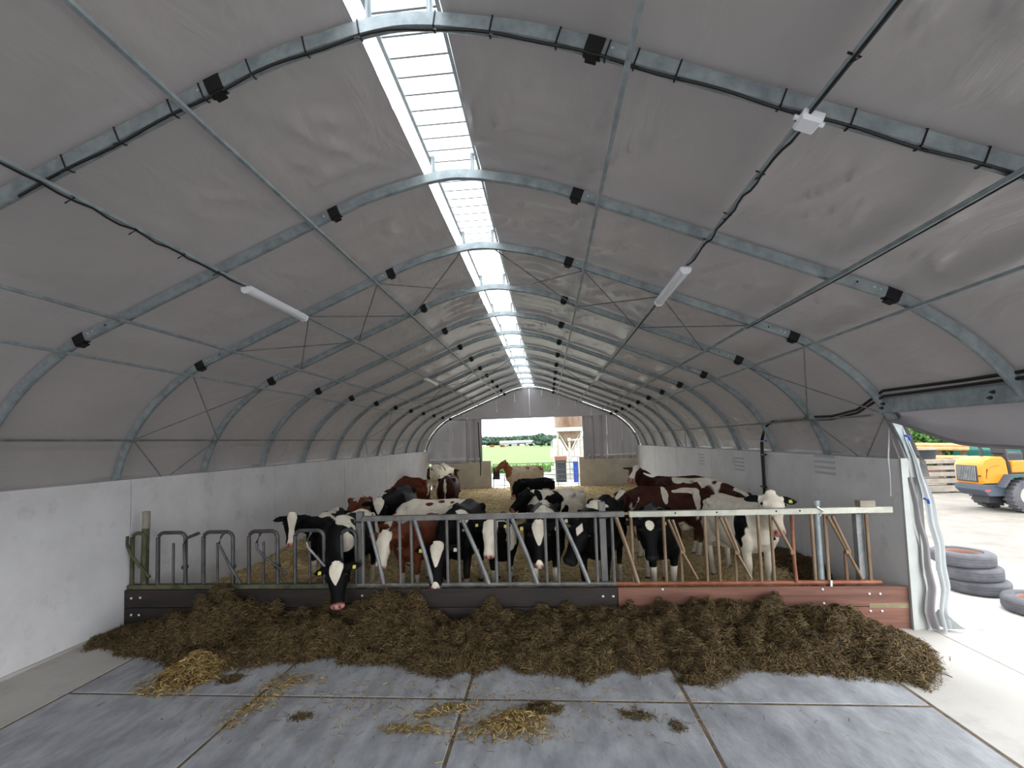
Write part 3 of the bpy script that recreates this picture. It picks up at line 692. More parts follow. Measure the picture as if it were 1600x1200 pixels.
# ================================================================== SIDE OPENING: hanging sheet, gathered curtain
def sheet_grid(name, pt, nu, nv, mt, parent, thick=0.0):
    X = np.zeros((nu, nv)); Yv = X.copy(); Z = X.copy()
    for i in range(nu):
        for j in range(nv):
            p = pt(i / (nu - 1), j / (nv - 1)); X[i, j], Yv[i, j], Z[i, j] = p
    o = link(name, grid_mesh(name, X, Yv, Z), mt, parent); o.data.transform(Matrix.Translation(-OFF[parent]))
    if thick: md = o.modifiers.new('solid', 'SOLIDIFY'); md.thickness = thick
    return o
hs = tag(empty('side_sheet', (4.2, 4, 2.4)), 'grey tarpaulin sagging below the beam over the right side opening', 'tarpaulin')
def hp(u, v):
    y = 6.24 - u * 12.4
    low = np.interp(y, [-4, 4.3, 4.72, 5.13, 5.5, 5.85, 6.05, 6.24], [2.16, 2.18, 2.20, 2.22, 2.29, 2.40, 2.47, 2.52])
    z = 2.62 + v * (low - 2.62)
    x = 4.19 + .10 * math.sin(v * math.pi) * (.6 + .4 * math.sin(y * 1.3)) + .02 * math.sin(y * 5 + v * 4) * v
    return (x, y, z)
sheet_grid('hanging_panel', hp, 120, 14, M['curtain'], hs)
m = MB(); m.tube([hp(i / 60, 1) for i in range(61)], .02, 6); m.build('hem', M['curtain'], hs, smooth=True)
gc = tag(empty('gathered_curtain', (4.5, 6.2, 0)), 'pale gathered tarpaulin strip hanging at the end of the right concrete wall', 'curtain')
path = [(2.63, 4.27, 6.28), (2.4, 4.33, 6.22), (2.16, 4.40, 6.20), (1.7, 4.50, 6.16), (1.02, 4.58, 6.14), (.5, 4.60, 6.13), (.23, 4.56, 6.12), (.02, 4.60, 6.15)]
def gp(u, v):
    z = 2.63 - v * 2.61; zz = [p[0] for p in path][::-1]
    x = np.interp(z, zz, [p[1] for p in path][::-1]); y = np.interp(z, zz, [p[2] for p in path][::-1])
    w = .02 + .13 * min(1, v * 2.5)
    return (x + (u - .5) * w * 1.0 + .007 * math.sin(v * 33), y + .03 * math.sin(u * 9 + v * 3) + .1 * (u - .5), z)
sheet_grid('pale_fold', gp, 12, 60, M['drape'], gc)
def gp2(u, v):
    z = 2.60 - v * 2.58; x, y, _ = gp(0, v)
    return (x - .01 - u * (.05 + .05 * min(1, v * 2)), y + .03 + .06 * u + .025 * math.sin(u * 8 + v * 3), z)
sheet_grid('dark_fold', gp2, 10, 50, M['curtain'], gc)
sheet_grid('floor_flap', lambda u, v: (4.50 + u * .52 * (1 - .35 * v), 6.12 + v * .2 * (1 - u * .8) , .012 + .26 * (1 - u) ** 2 * (1 - v) + .02 * math.sin(u * 9)), 18, 8, M['drape'], gc)
for z_, px in ((2.30, 0), (1.55, 1)):
    x, y, _ = gp(0, (2.63 - z_) / 2.61); m = MB(); m.tube([(x - .03, y - .04, z_ + .02), (x + .0, y - .07, z_), (x + .02, y - .05, z_ - .04)], .014, 6); m.build('blue_tie', M['blue'], gc)
rp = tag(empty('white_rope', (4.2, 6.2, 2.0)), 'thin white rope hanging against the right end wall panel', 'rope')
pts_ = [atX(1390, 662, 4.27), atX(1389, 690, 4.26), atX(1388, 716, 4.25), atX(1391, 745, 4.262), atX(1392, 775, 4.262)]
m = MB(); m.tube(pts_, .008, 6); m.build('rope_strand', M['white_plastic'], rp, smooth=True)

# ================================================================== CATTLE
def cow_material(name, coat, coat2, white=(236, 226, 208), nose=(206, 142, 132)):
    m, nt, N, L, b = newmat(name)
    t = N.new('ShaderNodeTexCoord')
    n = N.new('ShaderNodeTexNoise'); n.inputs['Scale'].default_value = 7; n.inputs['Detail'].default_value = 6
    L.new(t.outputs['Object'], n.inputs['Vector'])
    def ramp(src, p0, c0, p1, c1):
        r = N.new('ShaderNodeValToRGB'); r.color_ramp.elements[0].position = p0; r.color_ramp.elements[0].color = c0
        r.color_ramp.elements[1].position = p1; r.color_ramp.elements[1].color = c1; L.new(src, r.inputs['Fac']); return r.outputs['Color']
    def mix(fac, a, b_):
        x = N.new('ShaderNodeMix'); x.data_type = 'RGBA'
        for s_, v in (('Factor', fac), ('A', a), ('B', b_)):
            if isinstance(v, tuple): x.inputs[s_].default_value = v
            else: L.new(v, x.inputs[s_])
        return x.outputs['Result']
    coatc = ramp(n.outputs['Fac'], .35, srgb(*coat), .7, srgb(*coat2))
    whitec = ramp(n.outputs['Fac'], .3, srgb(*[int(c * .9) for c in white]), .6, srgb(*white))
    def attr(nm):
        a = N.new('ShaderNodeAttribute'); a.attribute_name = nm; return a.outputs['Fac']
    mr = N.new('ShaderNodeMapRange'); mr.interpolation_type = 'SMOOTHSTEP'; L.new(attr('white'), mr.inputs['Value'])
    mr.inputs['From Min'].default_value = -.06; mr.inputs['From Max'].default_value = .06
    c = mix(mr.outputs['Result'], coatc, whitec)
    c = mix(attr('dirt'), c, srgb(104, 88, 66))
    c = mix(attr('muzzle'), c, srgb(*nose))
    c = mix(attr('dark'), c, srgb(20, 18, 18))
    L.new(c, b.inputs['Base Color']); b.inputs['Roughness'].default_value = .62; b.inputs['Specular IOR Level'].default_value = .11
    nb = N.new('ShaderNodeTexNoise'); nb.inputs['Scale'].default_value = 60; bp = N.new('ShaderNodeBump'); bp.inputs['Strength'].default_value = .15; bp.inputs['Distance'].default_value = .01
    L.new(t.outputs['Object'], nb.inputs['Vector']); L.new(nb.outputs['Fac'], bp.inputs['Height']); L.new(bp.outputs[0], b.inputs['Normal'])
    return m
CM = {'black': cow_material('black_coat', (9, 9, 10), (17, 16, 18)),
      'black_dn': cow_material('black_coat_dark_nose', (9, 9, 10), (16, 15, 17), nose=(40, 38, 38)),
      'red': cow_material('red_brown_coat', (92, 48, 32), (122, 68, 46)),
      'darkred': cow_material('dark_red_coat', (56, 32, 26), (78, 44, 34)),
      'cream': cow_material('cream_coat', (150, 92, 60), (170, 112, 80), (226, 206, 176))}
M['eye'] = mat('eye', srgb(14, 12, 12), rough=.12)
M['tag_y'] = mat('yellow_ear_tag', srgb(214, 202, 84), rough=.5)
M['tag_w'] = mat('pale_ear_tag', srgb(214, 212, 190), rough=.5)
tag_me = MB(); tag_me.v = [(-.022, 0, .012), (.022, 0, .012), (.03, 0, -.018), (.026, 0, -.05), (-.026, 0, -.05), (-.03, 0, -.018)]; tag_me.v = [(x, -.003, z) for x, y, z in tag_me.v] + [(x, .003, z) for x, y, z in tag_me.v]
tag_me.f = [(5, 4, 3, 2, 1, 0), (6, 7, 8, 9, 10, 11)] + [(i, (i + 1) % 6, (i + 1) % 6 + 6, i + 6) for i in range(6)]
TAG = {}
for k_, mm_ in (('y', 'tag_y'), ('w', 'tag_w')):
    me_ = tag_me.mesh('ear_tag'); me_.materials.append(M[mm_]); TAG[k_] = me_
_em = MB()
_em.loft([[(math.cos(a * math.pi / 4) * r_, math.sin(a * math.pi / 4) * r_, z_) for a in range(8)] for z_, r_ in ((-.018, .006), (-.010, .016), (0, .019), (.010, .016), (.018, .006))])
EYE = _em.mesh('eye', smooth=True); EYE.materials.append(M['eye'])

def ell_loft(mb, C_, W_, H_, lat=None, seg=14):
    """elliptical loft along centres C_, half width W_ (sideways), half height H_"""
    n = len(C_); rings = []
    for i, p in enumerate(C_):
        t = (C_[min(i + 1, n - 1)] - C_[max(i - 1, 0)]).normalized()
        l = lat[i] if lat else (Vector((0, 0, 1)).cross(t) + Vector((0, .35, 0)))
        l = (l - t * l.dot(t)).normalized(); w = t.cross(l)
        rings.append([p + l * (math.cos(2 * math.pi * j / seg) * W_[i]) + w * (math.sin(2 * math.pi * j / seg) * H_[i]) for j in range(seg)])
    mb.loft(rings)
def bez(a, b, c, n):
    return [(1 - t) ** 2 * a + 2 * t * (1 - t) * b + t * t * c for t in [i / (n - 1) for i in range(n)]]

def make_cow_mesh(name, poll, muz, sc=1.0, voxel=.02, stance=(0, 0, 0, 0), hint=None, tailx=0.0, bulk=1.0, udder=True):
    """one continuous body; local +X forward, Z up; poll and muzzle in local metres / sc"""
    mb = MB(); V = Vector
    bc = [(-.86, 1.16, .05, .06), (-.82, 1.12, .15, .17), (-.72, 1.08, .23, .26), (-.52, 1.03, .275, .325), (-.22, .965, .315, .385), (.08, .94, .325, .405), (.34, .965, .295, .40), (.55, 1.02, .235, .345), (.70, 1.06, .165, .25), (.80, 1.06, .08, .13)]
    ell_loft(mb, [V((x, 0, z)) for x, z, w, h in bc], [w * bulk for x, z, w, h in bc], [h for x, z, w, h in bc], seg=18)
    # spine, hip and pin bones, brisket
    ell_loft(mb, [V((-.8, 0, 1.28)), V((-.5, 0, 1.345)), V((0, 0, 1.325)), V((.42, 0, 1.36)), V((.62, 0, 1.28))], [.05, .07, .07, .06, .04], [.03, .035, .035, .04, .03])
    for s in (-1, 1):
        ell_loft(mb, [V((-.52, s * .20, 1.27)), V((-.45, s * .245, 1.25)), V((-.38, s * .23, 1.21))], [.045, .05, .04], [.05, .055, .05], seg=8)
        ell_loft(mb, [V((-.87, s * .11, 1.17)), V((-.80, s * .13, 1.20)), V((-.70, s * .14, 1.18))], [.03, .045, .05], [.04, .05, .06], seg=8)
        # shoulder mass
        ell_loft(mb, [V((.44, s * .16, 1.26)), V((.48, s * .20, 1.05)), V((.52, s * .19, .82)), V((.50, s * .16, .68))], [.06, .10, .105, .075], [.08, .16, .15, .10], lat=[V((0, 1, 0))] * 4)
    if udder: ell_loft(mb, [V((-.55, 0, .62)), V((-.46, 0, .60)), V((-.36, 0, .60)), V((-.26, 0, .64))], [.07, .14, .14, .06], [.06, .12, .11, .05])
    ell_loft(mb, [V((.62, 0, .78)), V((.68, 0, .82)), V((.72, 0, .92))], [.08, .09, .07], [.07, .08, .08])
    # legs
    for i, (s, fr) in enumerate(((1, 1), (-1, 1), (1, 0), (-1, 0))):
        d = stance[i]
        if fr:
            C_ = [V((.50, s * .17, .80)), V((.50 + d * .25, s * .165, .60)), V((.505 + d * .5, s * .15, .44)), V((.50 + d * .6, s * .15, .40)), V((.485 + d * .8, s * .145, .25)), V((.485 + d, s * .145, .13)), V((.505 + d, s * .145, .07)), V((.52 + d, s * .145, .0))]
            W_ = [.085, .062, .055, .052, .038, .046, .045, .055]; H_ = [.11, .075, .062, .058, .042, .05, .05, .065]
        else:
            C_ = [V((-.56, s * .17, 1.02)), V((-.50 + d * .15, s * .19, .82)), V((-.55 + d * .3, s * .175, .66)), V((-.655 + d * .5, s * .155, .52)), V((-.675 + d * .6, s * .15, .47)), V((-.645 + d * .8, s * .145, .28)), V((-.63 + d, s * .145, .13)), V((-.605 + d, s * .145, .07)), V((-.59 + d, s * .145, .0))]
            W_ = [.12, .12, .085, .052, .05, .038, .046, .045, .055]; H_ = [.22, .20, .12, .062, .06, .044, .05, .05, .065]
        ell_loft(mb, C_, W_, H_, lat=[V((0, 1, 0))] * len(C_), seg=10)
    # tail
    tl = [V((-.80, 0, 1.30)), V((-.88, tailx * .1, 1.26)), V((-.915, tailx * .3, 1.12)), V((-.90, tailx * .6, .9)), V((-.88, tailx * .9, .72)), V((-.89, tailx, .58)), V((-.88, tailx * 1.05, .44))]
    ell_loft(mb, tl, [.04, .035, .028, .024, .028, .045, .015], [.04, .035, .028, .024, .028, .045, .015], lat=[V((0, 1, 0))] * 7, seg=8)
    # head
    a = (muz - poll); HL = a.length; a.normalize(); k = HL / .5
    up = V(hint) if hint else V((0, 0, 1)); d = (up - a * up.dot(a))
    if d.length < .15: d = V((1, 0, 0)) - a * a.x
    d.normalize(); l = d.cross(a).normalized()
    hs_ = [(-.07, .045, .04, -.02), (-.03, .075, .062, -.022), (.04, .092, .085, -.03), (.16, .106, .108, -.04), (.28, .112, .118, -.045), (.42, .098, .112, -.045), (.58, .076, .092, -.035), (.74, .066, .076, -.025), (.86, .071, .070, -.02), (.95, .074, .064, -.02), (1.0, .062, .05, -.02), (1.03, .035, .03, -.02)]
    ell_loft(mb, [poll + a * (t * HL) + d * (o * k) for t, w, h, o in hs_], [w * 1.2 * k for t, w, h, o in hs_], [h * 1.08 * k for t, w, h, o in hs_], lat=[l] * len(hs_), seg=16)
    # poll crown, brow, jaw
    ell_loft(mb, [poll - a * .03 * k - l * .05 * k + d * .02 * k, poll - a * .045 * k + d * .025 * k, poll - a * .03 * k + l * .05 * k + d * .02 * k], [.03 * k] * 3, [.035 * k] * 3, seg=8, lat=[a] * 3)
    for s in (-1, 1):
        e = poll + a * (.27 * HL) + l * (s * .104 * k) + d * (.035 * k)
        ell_loft(mb, [e - a * .035 * k, e, e + a * .035 * k], [.018 * k, .03 * k, .018 * k], [.02 * k, .028 * k, .018 * k], lat=[l] * 3, seg=8)
        # ear: leaf to the side
        b0 = poll + a * (.035 * HL) + l * (s * .088 * k) - d * (.02 * k); dr = (l * s - d * .12 + V((0, 0, -.10))).normalized(); ew = a.cross(dr).normalized()
        pl = [0, .05, .11, .17, .215]; w_ = [.03, .052, .062, .045, .012]; h_ = [.026, .022, .018, .016, .012]
        lat = (a - dr * a.dot(dr)).normalized()
        ell_loft(mb, [b0 + dr * (q * k) for q in pl], [w * k for w in w_], [h * k for h in h_], lat=[lat] * 5, seg=10)
    # neck
    N1 = poll + a * (.10 * HL) - d * (.07 * k); S0 = V((.40, 0, 1.06)); ln = (N1 - S0).length
    ctl = S0 + V((.42 * ln, 0, .10 * ln if N1.z > 1.0 else .02)) + V((0, 0, 0))
    B = bez(S0, ctl, N1, 8); hdir = -d
    ws = [.21, .20, .175, .15, .13, .115, .105, .095]; hh = [.31, .29, .255, .22, .19, .165, .14, .115]
    lats = []
    for i in range(8):
        f = i / 7; lats.append((V((0, 1, 0)) * (1 - f) + (l if l.y > -.2 else -l) * f).normalized())
    ell_loft(mb, B, ws, hh, lat=lats, seg=14)
    # join everything into one skin
    me = mb.mesh('tmp'); bm = bmesh.new(); bm.from_mesh(me); bmesh.ops.recalc_face_normals(bm, faces=bm.faces); bm.to_mesh(me); bm.free()
    if abs(sc - 1) > 1e-6: me.transform(Matrix.Scale(sc, 4))
    o = bpy.data.objects.new('tmp', me); COL.objects.link(o)
    r = o.modifiers.new('r', 'REMESH'); r.mode = 'VOXEL'; r.voxel_size = voxel
    sm = o.modifiers.new('s', 'SMOOTH'); sm.factor = .5; sm.iterations = 3
    dg = bpy.context.evaluated_depsgraph_get(); out = bpy.data.meshes.new_from_object(o.evaluated_get(dg))
    bpy.data.objects.remove(o); bpy.data.meshes.remove(me)
    out.name = name; out.polygons.foreach_set('use_smooth', [True] * len(out.polygons))
    return out, (poll, a, d, l, HL, k)

def paint(me, fr, sc, base, freq, seed, blobs, face, legs, muzzle=1.0, facecol=-1, amp=.9, bellyw=0):
    poll, a, d, l, HL, k = fr; n = len(me.vertices)
    co = np.zeros(n * 3, np.float32); me.vertices.foreach_get('co', co); P = co.reshape(-1, 3).astype(float) / sc
    nz_ = fbm(P * freq * np.array([1, 1, .8]), seed, 3); n2 = fbm(P * 6, seed + 5, 2); n3 = fbm(P * 2.7, seed + 9, 2)
    val = base + nz_ * amp
    for (cx, cy, cz, rx, ry, rz, sg) in blobs:
        q = np.sqrt(((P[:, 0] - cx) / rx) ** 2 + ((P[:, 1] - cy) / ry) ** 2 + ((P[:, 2] - cz) / rz) ** 2)
        f = (1 - q + .42 * n2 + .2 * n3) * 1.2
        val = np.maximum(val, f) if sg > 0 else np.minimum(val, -f)
    if bellyw: val = np.maximum(val, (bellyw - P[:, 2] + .06 * n2) * 4)
    if legs: val = np.where(P[:, 2] < legs + .2, np.maximum(val, (legs - P[:, 2] + .05 * n2) * 5), val)
    val = np.where((P[:, 0] < -.84) & (P[:, 2] < .72), np.maximum(val, .3), val)
    R = P - np.array(poll); t = R @ np.array(a) / HL; u = R @ np.array(l) / k; v = R @ np.array(d) / k
    head = (t > -.16) & (t < 1.12) & (np.abs(u) < .33) & (v < .16) & (v > -.2) & (np.linalg.norm(R - np.outer(t * HL, a), axis=1) < .34 * k)
    if face:
        au = np.abs(u) / 1.2 + .008 * n2; fv = np.where(v > -.035, 1.0, -1.0)
        if face in ('tri', 'tris'):
            w = np.interp(t, [-.12, 0, .10, .28, .50, .58], [.050, .070, .072, .048, .010, -.02])
            if face == 'tris': w = np.maximum(w, np.interp(t, [.80, .86, .95, 1.1], [-.02, .028, .04, .03]))
        elif face == 'blaze': w = np.interp(t, [-.12, 0, .12, .3, .5, .8, 1], [.04, .055, .06, .045, .03, .035, .05])
        elif face == 'full': w = np.interp(t, [-.12, 0, .1, .3, .6, 1.1], [.085, .085, .09, .085, .085, .1])
        elif face == 'star': w = .034 - np.abs((t - .22)) * .22; 
        elif face == 'heart': w = np.interp(t, [.02, .07, .16, .26, .36], [-.01, .042, .05, .034, -.02])
        elif face == 'white': w = np.full(n, .128)
        else: w = np.full(n, -.05)
        hv = np.clip((w - au) * 12, -1, 1) * 1.0
        if face in ('full', 'white'): hv = np.where(v > -.1, hv, -.5 if face == 'full' else .5)
        else: hv = np.where(fv > 0, hv, -.5)
        core = head & (t > -.1) & (v > -.16)
        if face == 'white': pass
        val = np.where(core, hv, val)
        val = np.where(head & (np.abs(u) > .142), -.6, val)
    mz = np.clip((t - .90) * 14, 0, 1) * head * muzzle
    dark = np.zeros(n)
    for s in (-1, 1):
        q = np.sqrt(((t - .985) * HL / .022) ** 2 + ((u - s * .034) / .016) ** 2 + ((v - .01) / .05) ** 2); dark = np.maximum(dark, np.clip(1.5 - q, 0, 1) * head)
    dark = np.maximum(dark, np.clip((.055 - P[:, 2]) * 60, 0, 1) * .85)
    q = np.where(head & (np.abs(u) > .14) & (v > -.0), 0, 0)
    dirt = np.clip((.5 - P[:, 2]) * 1.0 + .2 * nz_, 0, .45) * (~head)
    for nm, arr in (('white', val), ('muzzle', mz), ('dark', dark), ('dirt', dirt)):
        at_ = me.attributes.new(nm, 'FLOAT', 'POINT'); at_.data.foreach_set('value', np.ascontiguousarray(arr, np.float32))

def cow(label, withers, heading, poll, muz, coat='black', sc=1.0, base=-.9, freq=2.2, seed=1, blobs=(), face='tri', legs=.35, muzzle=1.0, tags='yy', voxel=.02, z0=.04, hint=None, stance=(0, 0, 0, 0), bellyw=0, tailx=0.0, amp=.9, bulk=1.0, group=None):
    h = math.radians(heading); F = Vector((math.cos(h), math.sin(h), 0))
    org = Vector((withers[0], withers[1], z0)) - F * (.45 * sc)
    inv = Matrix.Rotation(-h, 3, 'Z')
    pl, ml = inv @ (Vector(poll) - org) / sc, inv @ (Vector(muz) - org) / sc
    L_ = (ml - pl).length
    ml = pl + (ml - pl) * (.56 / L_)          # a head is about half a metre long
    root = tag(empty('cow', org, h), label, 'cow', group)
    me, fr = make_cow_mesh('cow_body', pl, ml, sc, voxel, stance, (inv @ Vector(hint)) if hint else None, tailx, bulk)
    paint(me, fr, sc, base, freq, seed, blobs, face, legs, muzzle, amp=amp, bellyw=bellyw)
    link('cow_body', me, CM[coat], root)
    p, a, d, l, HL, k = fr
    for s in (-1, 1):
        e = link('eye', EYE, None, root); e.location = (p + a * (.27 * HL) + l * (s * .124 * k) + d * (.036 * k)) * sc; e.scale = (sc * 1.1,) * 3
        e.rotation_euler = l.to_track_quat('Z', 'Y').to_euler()
    for s, c_ in zip((-1, 1), tags):
        if c_ == '-': continue
        e = link('ear_tag', TAG[c_], None, root)
        dr = (l * s - d * .12 + Vector((0, 0, -.10))).normalized()
        e.location = (p + a * (.035 * HL) + l * (s * .088 * k) - d * (.02 * k) + dr * .125 * k + d * .022 * k + Vector((0, 0, -.008))) * sc
        e.rotation_euler = d.to_track_quat('-Y', 'Z').to_euler(); e.scale = (sc * .78,) * 3
    return root
A = atY
FG = 'cows eating at the feed fence'
# --- front row, left to right
cow('black and white cow with its head lowered through the left loops into the feed', (-3.22, 7.05), -90, A(526, 884, 6.06), A(527, 950, 5.84), 'black', .94, -.85, 2, 3, [(.42, .12, 1.25, .22, .22, .25, 1), (.62, .2, 1.0, .14, .12, .25, 1), (-.5, 0, 1.2, .3, .4, .4, 1)], 'tri', .35, tags='yy', group=FG, hint=(0, -.6, .8))
cow('black cow with white back stripe and long white blaze, head up by the left wall', (-3.93, 8.0), -82, A(457, 806, 7.35), A(455, 852, 7.12), 'black', .88, -.7, 2.2, 14, [(.1, .02, 1.38, .7, .09, .12, 1), (.3, .3, 1.0, .12, .2, .5, 1), (.35, -.3, .95, .12, .2, .4, 1)], 'blaze', .5, tags='--')
cow('red-brown cow with white flank streak standing behind the black and white cows', (-3.78, 9.4), -65, (-3.25, 8.55, .95), (-3.2, 8.35, .5), 'red', .95, -.8, 2, 21, [(.0, -.05, 1.36, .5, .12, .12, 1), (-.1, .25, 1.15, .12, .15, .25, 1), (.5, .05, 1.36, .18, .12, .1, -1)], 'tri', .3, tags='y-', voxel=.025)
cow('black cow with a white forehead looking over the fence post', (-3.32, 10.0), -86, A(592, 783, 9.05), A(591, 830, 8.8), 'black', 1.04, -1.1, 2, 31, [], 'tri', .3, tags='--', voxel=.025)
cow('white-faced red cow with its nose at the left fence post', (-2.22, 7.45), -100, A(602, 834, 6.62), A(592, 902, 6.42), 'red', .84, -.75, 2.4, 43, [(.2, -.2, .6, .2, .3, .2, 1), (.72, -.1, 1.0, .1, .12, .14, 1)], 'full', .4, tags='--', group=FG, hint=(0, -.6, .8))
cow('white cow with brown flecks on its back standing sideways behind the red cow', (-2.72, 9.3), 184, (-3.02, 8.75, .95), (-3.05, 8.6, .5), 'red', .92, 1.1, 2.4, 47, [(-.2, .1, 1.37, .07, .05, .12, -1), (-.45, .12, 1.34, .06, .05, .12, -1), (.05, .16, 1.33, .07, .04, .12, -1), (-.6, .2, 1.2, .06, .06, .12, -1), (.9, 0, 1, .2, .3, .4, -1)], 'tri', .4, tags='--', amp=.3, voxel=.025)
cow('large black cow with a white triangle on its lowered face, left of centre', (-1.42, 7.15), -93, A(684, 853, 6.50), A(681, 914, 6.30), 'black', 1.02, -1.2, 2, 52, [(.55, .13, 1.25, .16, .10, .22, 1)], 'tris', .32, .35, tags='yw', group=FG, hint=(0, -.6, .8), bulk=1.05)
cow('smaller cow with a long white face and pink nose at the fence', (-.78, 7.45), -88, A(767, 816, 6.55), A(763, 883, 6.38), 'black', .84, -.6, 2.5, 61, [(.5, .2, 1.15, .2, .16, .3, 1), (.7, 0, 1.2, .2, .2, .2, 1)], 'full', .45, tags='yy', group=FG, hint=(0, -.6, .8))
cow('black cow with a white wedge on its face and white withers at mid-fence', (-.10, 7.05), -90, A(842, 819, 6.52), A(843, 886, 6.34), 'black', 1.0, -1.1, 2, 74, [(.45, 0, 1.38, .25, .26, .14, 1), (-.2, .05, 1.38, .2, .12, .06, 1)], 'tris', .55, .5, tags='yw', group=FG, hint=(0, -.6, .8))
cow('black cow with a small white star, head turned, left of the middle post', (.62, 7.0), -107, A(912, 816, 6.58), A(886, 888, 6.36), 'black_dn', 1.05, -1.2, 2, 83, [(.45, .05, 1.40, .30, .25, .10, 1), (.75, .25, 1.1, .1, .1, .1, 1)], 'star', .3, tags='w-', group=FG, hint=(.0, -.6, .8))
cow('black cow with a white heart on its forehead, right of the middle post', (1.62, 7.25), -96, A(1012, 812, 6.56), A(1021, 884, 6.36), 'black_dn', .93, -1.2, 2, 92, [(.2, .1, 1.36, .12, .08, .08, 1), (.65, -.15, 1.2, .06, .08, .2, 1)], 'heart', .5, tags='yy', group=FG, hint=(0, -.6, .8))
cow('white cow with black ears and shoulder patch, head raised at the right', (3.0, 7.4), -82, A(1204, 775, 6.72), A(1214, 822, 6.45), 'black', 1.0, 1.2, 2, 105, [(.52, -.25, 1.0, .12, .14, .22, -1), (.50, -.27, .82, .10, .1, .14, -1), (-.85, -.1, 1.2, .07, .1, .14, -1), (.7, .12, 1.1, .07, .1, .2, -1)], 'white', .4, tags='-y', amp=.35, hint=(0, -.4, .9))
# --- behind, right
cow('dark red cow with white blotches standing sideways behind the fence at right', (1.78, 9.75), 180, A(972, 770, 9.6), A(960, 806, 9.5), 'darkred', 1.0, -.45, 2.4, 113, [(.0, .2, 1.25, .05, .2, .2, 1), (-.45, .15, 1.30, .25, .2, .06, 1), (-.6, .2, 1.15, .06, .2, .2, 1)], 'tri', .3, tags='--', voxel=.025)
cow('dark red and white cow facing the right wall with one ear up', (3.42, 10.45), -42, A(1152, 768, 9.7), A(1172, 785, 9.4), 'darkred', 1.05, -.1, 2.6, 127, [(-.2, 0, 1.36, .2, .3, .12, 1), (.35, 0, 1.38, .12, .3, .12, 1)], 'blaze', .3, tags='--', voxel=.025)
cow('dark cow with a pale face resting its chin over the red cow', (2.55, 11.7), 190, A(995, 731, 11.3), A(987, 748, 10.9), 'darkred', 1.02, -1.6, 2.2, 133, [], 'blaze', .3, tags='--', voxel=.03, hint=(0, -.5, .8))
# --- middle
cow('white cow with black spots standing sideways in the straw at centre', (-.38, 10.1), 207, A(824, 768, 9.75), A(803, 792, 9.6), 'black', .95, .55, 2.6, 145, [(.0, .2, 1.15, .22, .3, .25, -1), (.35, .1, 1.3, .07, .2, .12, -1), (-.2, .25, .95, .1, .1, .12, -1), (.8, 0, 1.1, .2, .25, .25, -1)], 'none', .6, tags='--', amp=.35, voxel=.025)
cow('black cow with a white belly eating straw by the far gate', (-.83, 14.5), 214, A(811, 752, 14.15), A(803, 771, 14.0), 'black', .88, -.8, 2.4, 153, [(-.3, .28, .75, .4, .25, .22, 1)], 'none', .5, tags='--', voxel=.03, bellyw=.62)
cow('cream cow with a brown head standing at the far gate', (-1.42, 19.3), 206, A(789, 721, 19.0), A(777, 731, 18.85), 'cream', .98, .8, 3, 163, [(.75, 0, 1.2, .22, .3, .3, -1), (-.7, .1, 1.25, .12, .2, .15, -1), (-.1, .2, 1.3, .08, .1, .08, -1)], 'none', .4, tags='--', amp=.6, voxel=.03)
# --- back left
cow('plain red-brown cow seen from behind near the left wall', (-4.38, 14.2), 132, (-5.0, 14.95, 1.0), (-5.2, 15.15, .6), 'red', 1.02, -1.0, 2, 173, [(-.86, -.12, 1.1, .05, .06, .25, 1)], 'tri', .25, tags='--', voxel=.03)
cow('pale cow with a dark brown rump standing in the far left corner', (-4.62, 20.8), 80, (-4.4, 21.8, 1.2), (-4.3, 22.1, .8), 'darkred', 1.08, .35, 2.6, 183, [(-.8, .2, 1.1, .2, .2, .35, -1), (-.1, -.1, 1.3, .08, .2, .3, -1)], 'tri', .4, tags='--', voxel=.03, amp=.6)
cow('dark brown cow with a white tail seen from behind beyond the black cow', (-3.18, 15.3), 94, (-3.35, 16.3, .8), (-3.4, 16.5, .4), 'darkred', 1.0, -1.0, 2, 193, [(-.9, 0, .9, .06, .05, .4, 1), (-.2, 0, 1.38, .3, .1, .05, 1)], 'tri', .3, tags='--', voxel=.03)

# ================================================================== STRAW BED, SILAGE, LOOSE STRAW
def normals_of(X, Y, Z):
    gx = np.gradient(Z, axis=0) / (np.gradient(X, axis=0) + 1e-9); gy = np.gradient(Z, axis=1) / (np.gradient(Y, axis=1) + 1e-9)
    N = np.stack([-gx, -gy, np.ones_like(Z)], -1); return N / np.linalg.norm(N, axis=-1)[..., None]
def sample(X, Y, Z, w, n, jit):
    """n random points on a grid surface, weighted by w"""
    N = normals_of(X, Y, Z); wf = w.ravel() / w.sum(); i = RNG.choice(len(wf), n, p=wf)
    P = np.stack([X.ravel()[i], Y.ravel()[i], Z.ravel()[i]], -1); P[:, :2] += RNG.uniform(-jit, jit, (n, 2))
    return P, N.reshape(-1, 3)[i]
